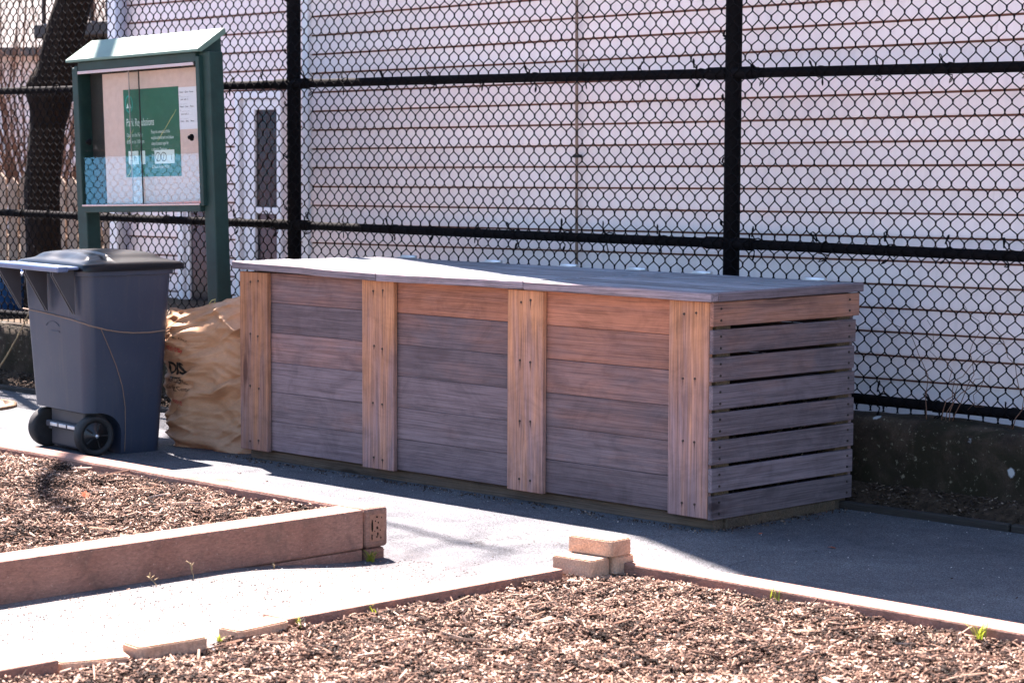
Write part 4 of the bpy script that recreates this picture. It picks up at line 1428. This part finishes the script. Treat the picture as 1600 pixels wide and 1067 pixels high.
# cord slung round the cart
def cart_surf(s, z):
    """point on the cart's outside; s runs along the wheel face (0..1) then the side face (1..2)"""
    t = min(max((z - 0.012) / 0.828, 0), 1)
    w, d, r = 0.508 + 0.118 * t, 0.393 + 0.085 * t, 0.05 + 0.012 * t
    if s <= 1: x, y = -w / 2 + w * s, -d / 2
    else: x, y = w / 2, -d / 2 + d * (s - 1)
    cx, cy = w / 2 - r, -d / 2 + r
    if x > cx and y < cy:
        v = Vector((x - cx, y - cy)); v.normalize(); x, y = cx + v.x * r, cy + v.y * r
    v = Vector((x - 0, y - 0)); v.normalize()
    return (x + v.x * 0.004, y + v.y * 0.004, z)
cd = thing('brown_cord', 'thin brown cord slung slack round the grey-blue cart', 'cord', (-3.565, -0.272, 0), R(-6))
zs = [(0.0, 0.66), (0.25, 0.655), (0.5, 0.648), (0.75, 0.638), (0.9, 0.63), (1.0, 0.62), (1.1, 0.608), (1.25, 0.59), (1.4, 0.577), (1.55, 0.57), (1.75, 0.568), (1.9, 0.573), (2.0, 0.582)]
fine_s = np.linspace(0, 2, 60)
zz_ = np.interp(fine_s, [a for a, _ in zs], [b for _, b in zs])
tube('cord_loop', [cart_surf(s, z) for s, z in zip(fine_s, zz_)], 0.0035, M['cord'], cd, 6)
sd = [(1.18, 0.598), (1.26, 0.52), (1.36, 0.42), (1.44, 0.32), (1.48, 0.22), (1.49, 0.10), (1.485, 0.01)]
fz = np.linspace(0.598, 0.012, 40)
fs = np.interp(-fz, [-b for _, b in sd], [a for a, _ in sd])
tube('cord_tail', [cart_surf(s, z) for s, z in zip(fs, fz)], 0.0018, M['cord'], cd, 5)

# ------------------------------------------------------------------ paper yard-waste bag
BC = Vector((-3.165, 0.195, 0.0)); BROT = R(9.0)       # local -y faces the camera
_fr = random.Random(5)
FOLDS = []
for _i in range(60):
    _a = R(_fr.choice([28, 35, 22, -24, 40, 15]) + _fr.uniform(-9, 9))
    FOLDS.append((_fr.uniform(-0.26, 0.26), _fr.uniform(0.06, 0.70), math.cos(_a), math.sin(_a), _fr.uniform(0.05, 0.17), _fr.choice([1, 1, -0.8]) * _fr.uniform(0.012, 0.030), _fr.uniform(0.004, 0.011)))
def bag_surf(a, v):
    """a angle round the bag, v 0..1 up; returns local point"""
    ca, sa = math.cos(a), math.sin(a)
    e = 0.50
    sx = math.copysign(abs(ca) ** e, ca); sy = math.copysign(abs(sa) ** e, sa)
    bulge = 1 + 0.05 * math.sin(v * math.pi) - 0.05 * math.exp(-((v - 0.30) / 0.08) ** 2)
    wx, wy = 0.295 * bulge, 0.150 * bulge
    top = max(0.0, (v - 0.80) / 0.20)
    wy *= 1 - 0.70 * top ** 1.3
    lean = -0.085 * v * v
    wx *= 1 - 0.10 * top
    if v < 0.06: wx *= 0.93 + 0.07 * v / 0.06; wy *= 0.93 + 0.07 * v / 0.06
    h = 0.700 + 0.040 * sx * min(1, v * 1.3) - 0.012 * math.sin(a * 3 + 1) * top
    x, y, z = sx * wx, sy * wy + lean, v * h
    # slump to the right at the top
    x += 0.0 * v * v
    # creases: diagonal folds plus crumple
    p = Vector((x * 5, y * 5, z * 5))
    d1 = noise.noise(Vector((x * 2.2 + z * 2.0, y * 2.5, z * 9.0 - x * 3.8 + 3)))
    d1 = 1 - abs(d1) * 2.2
    d2 = noise.noise(Vector((x * 5 - z * 2, y * 5 + 7, z * 20 + x * 6)))
    d2 = 1 - abs(d2) * 2.0
    d3 = noise.noise(p * 3.0)
    amp = 0.5 + 0.5 * min(1, abs(v - 0.5) * 2 + 0.35)
    d4 = noise.voronoi(Vector((x * 7 + z * 3, y * 7, z * 13 - x * 5)))[0]
    d4 = (d4[1] - d4[0])
    d5 = noise.voronoi(Vector((x * 15 - z * 4, y * 15 + 2, z * 22 + x * 7)))[0]
    d = 0.026 * amp * d1 + 0.010 * d2 + 0.003 * d3 + 0.018 * noise.noise(p * 0.8) + 0.014 * min(d4, 0.8) + 0.004 * min(d5[1] - d5[0], 0.7) - 0.010
    for (fx, fz, fc, fs_, fl_, fa, fw) in FOLDS:
        ax_ = (x - fx) * fc + (z - fz) * fs_; ac_ = -(x - fx) * fs_ + (z - fz) * fc
        if abs(ax_) < fl_:
            d += fa * math.exp(-abs(ac_) / fw) * (1 - (ax_ / fl_) ** 2) * max(0.0, 1 - abs(x / 0.31) ** 5)
    # folds pressed in low down
    d += 0.012 * math.sin(z * 70 + x * 12 + 2 * noise.noise(p)) * max(0, 0.34 - v) / 0.34
    nrm = Vector((sx * 0.7, sy, 0)); nrm.normalize()
    out = Vector((x, y, z)) + nrm * (d - 0.012)
    out.z = max(0.002, out.z + 0.010 * noise.noise(p * 1.4) * min(1, v * 4))
    if v > 0.995: out.z += 0.018 * noise.noise(Vector((x * 16, y * 16, 3)))
    return out
NA, NV = 200, 150
V = [tuple(bag_surf(2 * math.pi * i / NA, j / NV)) for j in range(NV + 1) for i in range(NA)]
Fq = [(j * NA + i, j * NA + (i + 1) % NA, (j + 1) * NA + (i + 1) % NA, (j + 1) * NA + i) for j in range(NV) for i in range(NA)]
bg = thing('paper_yard_bag', 'crumpled brown paper yard-waste bag between the cart and the bin', 'paper bag', BC, BROT)
bo = link('bag_body', fast_mesh('bag_body', V, Fq, smooth=False), M['bag'], bg)
# rolled, folded-in mouth
tv = [tuple(bag_surf(2 * math.pi * i / NA, 1.0)) for i in range(NA)]
cen = np.mean(np.array(tv), axis=0)
V2 = [tuple(np.array(p)) for p in tv] + [tuple(cen + (np.array(p) - cen) * 0.7 + np.array([0, 0, -0.045 - 0.02 * math.sin(i * 0.3)])) for i, p in enumerate(tv)] + [tuple(cen + np.array([0, 0, -0.06]))] 
F2 = [(i, (i + 1) % NA, NA + (i + 1) % NA, NA + i) for i in range(NA)]
me = bpy.data.meshes.new('bag_mouth')
me.from_pydata(V2, [], F2 + [(NA + i, NA + (i + 1) % NA, 2 * NA) for i in range(NA)])
link('bag_mouth', me, M['bag'], bg)
tube('string_loop', [(-0.09, -0.03, 0.655), (-0.08, -0.04, 0.69), (-0.06, -0.045, 0.705), (-0.035, -0.045, 0.712), (-0.045, -0.04, 0.695), (-0.07, -0.04, 0.672)], 0.0025, M['print_yellow'], bg, 6)
def bag_text(s, size, x, z, mat, rot=0.0, sx=1.0):
    me = text_mesh(s, size)
    bm = bmesh.new(); bm.from_mesh(me)
    bmesh.ops.triangulate(bm, faces=bm.faces)
    for _ in range(2):
        bmesh.ops.subdivide_edges(bm, edges=[e for e in bm.edges if e.calc_length() > 0.008], cuts=1)
    c_, s_ = math.cos(rot), math.sin(rot)
    for v in bm.verts:
        lx = x + (v.co.x * c_ * sx - v.co.y * s_); lz = z + (v.co.x * s_ * sx + v.co.y * c_)
        # invert: find angle with that x on the front face
        vv = lz / 0.68
        t = max(-1, min(1, lx / 0.303))
        ca = math.copysign(abs(t) ** 2.0, t)
        a = -math.acos(ca)
        p = bag_surf(a, max(0, min(0.98, vv)))
        v.co = Vector((p.x, p.y - 0.0045, p.z))
    me2 = bm_mesh(bm, 'bag_print')
    link('bag_print', me2, mat, bg)
bag_text('REFUSE', 0.036, -0.205, 0.475, M['ink_red'], R(-14), 0.8)
bag_text('YARD WASTE ONLY', 0.018, -0.215, 0.565, M['ink_black'], R(-22), 1.0)
for ddx, ddz in ((0, 0), (0.004, 0.003), (0.008, 0.0), (0.004, -0.003)):
    bag_text('DIS', 0.088, -0.245 + ddx, 0.352 + ddz, M['ink_black'], R(-6), 0.85)
bag_text('___', 0.10, -0.235, 0.345, M['ink_black'], R(-6), 0.8)
bag_text('HARDWARE', 0.030, -0.240, 0.312, M['ink_black'], R(-5), 0.85)
bag_text('Gardening Center', 0.026, -0.245, 0.282, M['ink_black'], R(-5), 0.8)
bag_text('REFUSE', 0.026, -0.210, 0.215, M['ink_red'], R(-4), 0.8)

# ------------------------------------------------------------------ notice board
NBX, NBY = -4.075, 0.45
nb = thing('notice_board', 'dark green park notice board with sloped roof and glass front', 'notice board', (NBX, NBY, 0.067))
nb.scale = (0.954, 0.954, 0.954)
nb.rotation_euler = (R(0.9), R(-1.6), 0)
PLX, PRX = -0.575, 0.575
for x in (PLX, PRX):
    box('post', x - 0.044, x + 0.044, -0.045, 0.045, -0.1, 1.905 if x > 0 else 1.88, M['green'], nb, 0.006, 2)
CX0, CX1, CZ0, CZ1 = -0.530, 0.530, 1.115, 1.885
FY = -0.070
box('cabinet_back', CX0, CX1, 0.012, 0.03, CZ0, CZ1, M['black_paint'], nb, 0.002)
box('cabinet_side', CX0 - 0.03, CX0, FY, 0.0115, CZ0, CZ1, M['green'], nb, 0.003)
box('cabinet_side', CX1, CX1 + 0.03, FY, 0.0115, CZ0, CZ1, M['green'], nb, 0.003)
box('cabinet_sill', CX0 + 0.0005, CX1 - 0.0005, FY, 0.0115, CZ0 - 0.03, CZ0 + 0.012, M['green'], nb, 0.003)
box('cabinet_head', CX0 + 0.0005, CX1 - 0.0005, FY + 0.004, 0.0115, CZ1 - 0.028, CZ1 + 0.02, M['green'], nb, 0.003)
box('frame_strip', CX0 + 0.01, CX1 - 0.01, FY - 0.006, FY + 0.003, CZ1 - 0.045, CZ1 - 0.029, M['frame_metal'], nb, 0.001)
box('frame_strip', CX0 + 0.001, CX1 - 0.001, FY - 0.004, FY - 0.0005, CZ0 + 0.004, CZ0 + 0.013, M['frame_metal'], nb, 0.001)
# roof: wedge rising to the back
prism('roof', [(FY - 0.022, 1.908), (FY - 0.022, 1.920), (0.085, 2.030), (0.093, 2.022), (0.093, 2.000), (FY + 0.004, 1.906)], 'X', CX0 - 0.075, CX1 + 0.055, M['green_roof'], nb)
prism('roof_gable', [(FY + 0.002, 1.9055), (FY + 0.006, 1.9065), (0.080, 1.985), (0.080, 1.9055)], 'X', CX0 - 0.03, CX1 + 0.03, M['green'], nb)
# display panel
BY = 0.0115
bp = box('backing_panel', -0.395, CX1 - 0.002, BY - 0.012, BY - 0.001, CZ0 + 0.013, CZ1 - 0.050, M['cork'], nb, 0.001)
PY = BY - 0.0125
def flat(name, x0, x1, z0, z1, y, mat, parent=nb, th=0.0008):
    return box(name, x0, x1, y - th, y, z0, z1, mat, parent, 0.0)
po_ = flat('poster', -0.205, 0.290, 1.272, 1.742, PY, M['poster'])
pp = flat('notice_sheet', 0.290, 0.455, 1.515, 1.735, PY, M['paper'])
def put_text(s, size, x, z, mat, parent_obj, y=None, sx=1.0):
    me = text_mesh(s, size)
    for v in me.vertices:
        v.co = Vector((v.co.x * sx, 0.0, v.co.y))
    o = link('lettering', me, mat, parent_obj)
    o.location = (x - parent_obj.location.x, (y if y is not None else PY - 0.0014) - parent_obj.location.y, z - parent_obj.location.z)
    return o
put_text('Park Regulations', 0.060, -0.185, 1.545, M['print_white'], po_, sx=0.62)
for i, s in enumerate(['Open to the Public', '6:00 am to 10:00 pm']):
    put_text(s, 0.030, -0.185, 1.488 - i * 0.036, M['print_white'], po_, sx=0.62)
for i, s in enumerate(['Enjoy the amenities of this', 'neighbourhood park and please', 'obey all posted signs for', 'a safe visit. Thank you', 'for visiting', '', '& Please dispose of litter']):
    put_text(s, 0.026, 0.035, 1.502 - i * 0.031, M['print_white'], po_, sx=0.60)
def ring(x, z, r, w, mat, parent_obj, sq=1.0, name='emblem'):
    bm = bmesh.new()
    n = 28
    A = [bm.verts.new((x + r * math.cos(2 * math.pi * i / n), 0, z + sq * r * math.sin(2 * math.pi * i / n))) for i in range(n)]
    B = [bm.verts.new((x + (r - w) * math.cos(2 * math.pi * i / n), 0, z + sq * (r - w) * math.sin(2 * math.pi * i / n))) for i in range(n)]
    for i in range(n):
        j = (i + 1) % n
        bm.faces.new((A[i], A[j], B[j], B[i]))
    me = bm_mesh(bm, name)
    for v in me.vertices:
        v.co -= Vector((parent_obj.location.x, 0, parent_obj.location.z))
    o = link(name, me, mat, parent_obj)
    o.location = (0, PY - 0.0014 - parent_obj.location.y, 0)
    return o
ring(-0.155, 1.665, 0.034, 0.006, M['print_teal'], po_, 1.390)
for (dx, dz) in ((-0.013, 0), (0.010, 0)):
    bm = bmesh.new()
    q = [(-0.155 + dx - 0.010, 1.642), (-0.155 + dx + 0.010, 1.642), (-0.155 + dx, 1.672)]
    bm.faces.new([bm.verts.new((a - po_.location.x, 0, b - po_.location.z)) for a, b in q])
    o = link('emblem', bm_mesh(bm, 'emblem'), M['print_white'], po_); o.location = (0, PY - 0.0014 - po_.location.y, 0)
for (x0, x1) in ((-0.175, -0.085), (-0.065, -0.025), (0.060, 0.235)):
    f = flat('sign_panel', x0 - po_.location.x, x1 - po_.location.x, 1.340 - po_.location.z, 1.412 - po_.location.z, PY - 0.0012 - po_.location.y, M['print_white'], po_)
def sub_ring(x, z, r):
    ring(x, z, r, 0.004, M['ink_black'], po_, 1.0, 'prohibition_ring').location.y -= 0.0012
for x in (0.092, 0.142):
    sub_ring(x, 1.376, 0.025)
    put_text('/', 0.05, x - 0.008, 1.358, M['ink_black'], po_, PY - 0.0028)
put_text('i', 0.045, 0.205, 1.358, M['ink_black'], po_, PY - 0.0028)
put_text('2', 0.05, -0.160, 1.358, M['poster'], po_, PY - 0.0028)
put_text('h', 0.05, -0.125, 1.358, M['poster'], po_, PY - 0.0028)
# scratches torn through the poster
for (x0, z0, x1, z1) in ((0.09, 1.46, 0.265, 1.62), (-0.20, 1.27, -0.09, 1.37), (-0.19, 1.46, -0.12, 1.53), (0.13, 1.36, 0.2, 1.42)):
    bm = bmesh.new()
    d = Vector((x1 - x0, 0, z1 - z0)); s = Vector((-d.z, 0, d.x)); s.normalize()
    P = []
    for i in range(9):
        t = i / 8
        w_ = 0.0022 * random.uniform(0.2, 1.0) * math.sin(math.pi * (0.08 + 0.84 * t)) + 0.0003
        c0 = Vector((x0 - po_.location.x, 0, z0 - po_.location.z)) + d * t + s * random.uniform(-0.002, 0.002)
        P.append((bm.verts.new(c0 - s * w_), bm.verts.new(c0 + s * w_)))
    for a, b in zip(P[:-1], P[1:]):
        bm.faces.new((a[0], b[0], b[1], a[1]))
    o = link('scratch', bm_mesh(bm, 'scratch'), M['print_yellow'], po_); o.location = (0, PY - 0.0015 - po_.location.y, 0)
for i in range(9):
    put_text(['Name     Date     Phone', 'x  ___  ___  ___', '  park  walk  3', '___  ___  __'][i % 4], 0.014, 0.300, 1.705 - i * 0.019, M['ink_black'], pp, sx=0.85)
# two sliding panes that overlap in the middle
g1 = box('glass_pane', CX0 + 0.001, 0.012, FY + 0.014, FY + 0.018, CZ0 + 0.0125, CZ1 - 0.0285, M['glass'], nb, 0.0)
g2 = box('glass_pane', -0.085, CX1 - 0.001, FY + 0.022, FY + 0.026, CZ0 + 0.0125, CZ1 - 0.0285, M['glass'], nb, 0.0)
box('pane_edge', 0.0122, 0.0160, FY + 0.013, FY + 0.0195, CZ0 + 0.0125, CZ1 - 0.0285, M['black_paint'], nb, 0.0)
box('pane_edge', -0.0875, -0.0853, FY + 0.0205, FY + 0.0265, CZ0 + 0.0125, CZ1 - 0.0285, M['frame_metal'], nb, 0.0)
for x in (CX0 + 0.075, CX1 - 0.075):
    lathe('lock_knob', [(0.0, 0.0), (0.018, 0.0), (0.018, 0.006), (0.010, 0.009), (0.010, 0.022), (0.0, 0.024)], M['black_vinyl'], nb, 16, (x, FY + 0.0138 if x < 0 else FY + 0.0215, 1.47), (R(90), 0, 0))

# ------------------------------------------------------------------ tree behind the fence
def limb(path, r0, r1, name, parent, n=10, mat='bark', wob=0.0):
    P = np.array(path, float)
    m = max(8, len(P) * 6)
    t = np.linspace(0, len(P) - 1, m)
    Q = np.stack([np.interp(t, np.arange(len(P)), P[:, i]) for i in range(3)], 1)
    # smooth the polyline
    for _ in range(4):
        Q[1:-1] = 0.25 * Q[:-2] + 0.5 * Q[1:-1] + 0.25 * Q[2:]
    rad = np.linspace(r0, r1, m)
    return tube(name, Q, rad, M[mat], parent, n), Q
tr = thing('street_tree', 'dark-barked bare tree standing behind the fence left of the notice board', 'tree', (-7.45, 2.0, 0.3))
def tree_trunk():
    ctr = [(0, 0, -0.1), (0.0, 0, 0.4), (0.01, 0, 0.9), (0.04, 0.0, 1.25), (0.13, 0.02, 1.55), (0.25, 0.05, 1.95), (0.34, 0.12, 2.4), (0.25, 0.35, 3.2), (-0.2, 0.7, 4.4), (-0.8, 1.0, 5.8)]
    rad = [0.15, 0.118, 0.112, 0.118, 0.142, 0.118, 0.115, 0.11, 0.10, 0.085]
    P = np.array(ctr); m = 90
    t = np.linspace(0, len(P) - 1, m)
    Q = np.stack([np.interp(t, np.arange(len(P)), P[:, i]) for i in range(3)], 1)
    for _ in range(14): Q[1:-1] = 0.25 * Q[:-2] + 0.5 * Q[1:-1] + 0.25 * Q[2:]
    rr = np.interp(t, np.arange(len(P)), rad)
    n = 28
    V, Fq = tube_arrays(Q, rr, n)
    for i in range(len(V)):
        k = i // n
        d = V[i] - Q[k]; L = np.linalg.norm(d) + 1e-9
        nn_ = noise.noise(Vector((V[i][0] * 14, V[i][1] * 14, V[i][2] * 3))) * 0.010 + noise.noise(Vector((V[i][0] * 5, V[i][1] * 5, V[i][2] * 2.5))) * 0.018
        # swelling at the left of the kink
        q = V[i]
        nn_ += 0.055 * math.exp(-((q[2] - 1.50) / 0.10) ** 2) * max(0, -(d[0] * 0.57 + d[1] * 0.82) / L) ** 2
        V[i] = V[i] + d / L * nn_
    return fast_mesh('trunk', V, Fq, smooth=True)
link('trunk', tree_trunk(), M['bark'], tr)
limbs = [
    ([(-0.8, 1.0, 5.8), (-1.5, 1.2, 7.2), (-2.4, 1.5, 9.0), (-3.0, 1.9, 11.5)], 0.08, 0.02),
    ([(-0.8, 1.0, 5.8), (-0.4, 0.1, 7.0), (0.25, -1.07, 8.17), (0.68, -1.5, 8.17), (1.13, -1.86, 8.2), (1.68, -2.02, 8.25)], 0.085, 0.03),
    ([(0.0, -0.6, 7.75), (0.07, -0.85, 8.7), (0.67, -0.65, 8.7), (1.28, -0.48, 8.7), (1.78, -0.58, 8.7), (2.07, -0.58, 8.75)], 0.04, 0.016),
    ([(-0.5, 0.85, 5.0), (-1.8, 0.4, 5.8), (-3.2, 0.2, 7.0), (-4.2, -0.4, 8.2)], 0.055, 0.012),
]
twigs = []
for (pth, r0, r1) in limbs:
    _, Q = limb(pth, r0, r1, 'limb', tr, 10)
    g = random.Random(len(pth) + int(r0 * 1000))
    for i in range(10, len(Q), 2):
        b = Q[i]
        d = np.array([g.uniform(-1, 1), g.uniform(-1, 1), g.uniform(0.1, 0.9)]); d /= np.linalg.norm(d)
        L = g.uniform(0.5, 1.3)
        e = b + d * L; mid = (b + e) / 2 + np.array([g.uniform(-.1, .1) for _ in range(3)])
        twigs.append(([b, mid, e], 0.011, 0.004))
        for _ in range(3):
            q = g.uniform(0.3, 0.95)
            s = b + d * L * q
            d2 = d + np.array([g.uniform(-.8, .8) for _ in range(3)]); d2 /= np.linalg.norm(d2)
            twigs.append(([s, s + d2 * 0.2, s + d2 * g.uniform(0.3, 0.6)], 0.005, 0.002))
VV = []; FF = []; b0 = 0
for (pth, r0, r1) in twigs:
    v, f = tube_arrays(pth, [r0, (r0 + r1) / 2, r1], 5)
    VV.append(v); FF += [tuple(np.array(q) + b0) for q in f]; b0 += len(v)
tag(link('crown', fast_mesh('crown', np.concatenate(VV), FF, smooth=True), M['twig'], tr), kind='stuff')

# bare shrubs between the tree and the far house
def shrub(loc, label, n, h, spread, seed, mat='twig'):
    g = random.Random(seed)
    VV = []; FF = []; b0 = 0
    for i in range(n):
        a = g.uniform(0, 6.283); rr = g.uniform(0, 0.25)
        p = np.array([rr * math.cos(a), rr * math.sin(a), 0.0])
        d = np.array([math.cos(a) * spread * g.uniform(0.2, 1), math.sin(a) * spread * g.uniform(0.2, 1), 1.0]); d /= np.linalg.norm(d)
        L = h * g.uniform(0.6, 1.1)
        pts = [p]
        for k in range(4):
            d = d + np.array([g.uniform(-.2, .2), g.uniform(-.2, .2), g.uniform(-.05, .15)]); d /= np.linalg.norm(d)
            pts.append(pts[-1] + d * L / 4)
        v, f = tube_arrays(pts, np.linspace(0.014, 0.003, 5), 5)
        VV.append(v); FF += [tuple(np.array(q) + b0) for q in f]; b0 += len(v)
        for _ in range(7):
            k = g.randint(1, 3)
            s = pts[k]
            d2 = d + np.array([g.uniform(-1, 1), g.uniform(-1, 1), g.uniform(-.2, .8)]); d2 /= np.linalg.norm(d2)
            v, f = tube_arrays([s, s + d2 * L * 0.12, s + d2 * L * g.uniform(0.2, 0.35)], [0.006, 0.004, 0.002], 4)
            VV.append(v); FF += [tuple(np.array(q) + b0) for q in f]; b0 += len(v)
    o = link('bare_shrub', fast_mesh('bare_shrub', np.concatenate(VV), FF, smooth=True), M[mat], None, loc)
    return tag(o, label, 'shrub', 'bare shrubs in the yard')
shrub((-12.6, 7.2, 0.3), 'bare brown shrub beyond the picket fence, right of the trunk', 34, 3.0, 0.5, 3)
shrub((-14.4, 6.6, 0.3), 'tall bare shrub left of the tree trunk', 42, 3.6, 0.6, 4)
shrub((-16.6, 6.4, 0.3), 'bare reddish shrub at the left edge behind the fence', 46, 3.4, 0.7, 5)

# blue tub in the yard, seen under the cart handle
tb = thing('blue_tub', 'blue plastic tub with pale rim in the yard left of the cart', 'tub', (-8.05, 1.95, 0.30), R(20))
lathe('tub_shell', [(0.0, 0.012), (0.34, 0.012), (0.36, 0.03), (0.44, 0.27), (0.47, 0.285), (0.485, 0.275), (0.48, 0.262), (0.455, 0.258), (0.375, 0.02), (0.34, 0.0), (0.0, 0.0)], M['blue_plastic'], tb, 40)
lathe('tub_rim', [(0.462, 0.286), (0.475, 0.296), (0.492, 0.286), (0.494, 0.272)], M['white_plastic'], tb, 40)

# thin bare vine climbing the fence at the right
vn = thing('bare_vine', 'thin leafless vine tangled in the fence at the right edge', 'vine', (0.55, 1.055, 0.36))
for i in range(6):
    g = random.Random(60 + i)
    p = np.array([g.uniform(-0.5, 0.15), 0, 0.0]); pts = [p]
    d = np.array([g.uniform(-.3, .5), 0, 1.0])
    for k in range(12):
        d = d * 0.7 + 0.3 * np.array([g.uniform(-1, 1), 0, g.uniform(-0.6, 1.0)])
        pts.append(pts[-1] + 0.045 * d / (np.linalg.norm(d) + 1e-9) + np.array([0, g.uniform(-0.004, 0.004), 0]))
    tube('vine_stem', pts, np.linspace(0.0022, 0.001, len(pts)), M['twig'], vn, 5)

# wild twig leaning on the wall, left
tw = thing('fallen_twig', 'thin bent twig leaning on the concrete wall left of the cart', 'twig', (-6.32, 0.92, 0.02))
tube('twig_stem', [(-0.05, -0.03, 0.0), (0.0, 0.0, 0.08), (0.06, 0.03, 0.17), (0.13, 0.055, 0.28), (0.20, 0.09, 0.42), (0.22, 0.1, 0.62)], np.linspace(0.007, 0.003, 6), M['wire_debris'], tw, 6)

# side fence and hedge beyond the left of the frame, mirrored in the cabinet glass
fence('side_fence', 'chain-link fence along the court mirrored in the notice board glass', (-7.9, -7.2, 0), R(90), [0.3, 3.3, 6.3], 0.05, 2.6, [0.10, 1.3, 2.3], False)
def hedge():
    n = 26000
    g = np.random.default_rng(5)
    px = g.uniform(-62, -60, n); py = g.uniform(-75, 0, n); pz = g.uniform(0.2, 9, n)
    V, Fq, tt = chips(n, px, py, pz, 0.5, 1.4, 0.45, 0.02, 0.8, 5)
    return fast_mesh('hedge', V, Fq, tt)

tag(link('far_hedge', hedge(), M['litter']), 'dark belt of trees far beyond the court, only mirrored in the glass', 'trees', kind='stuff')
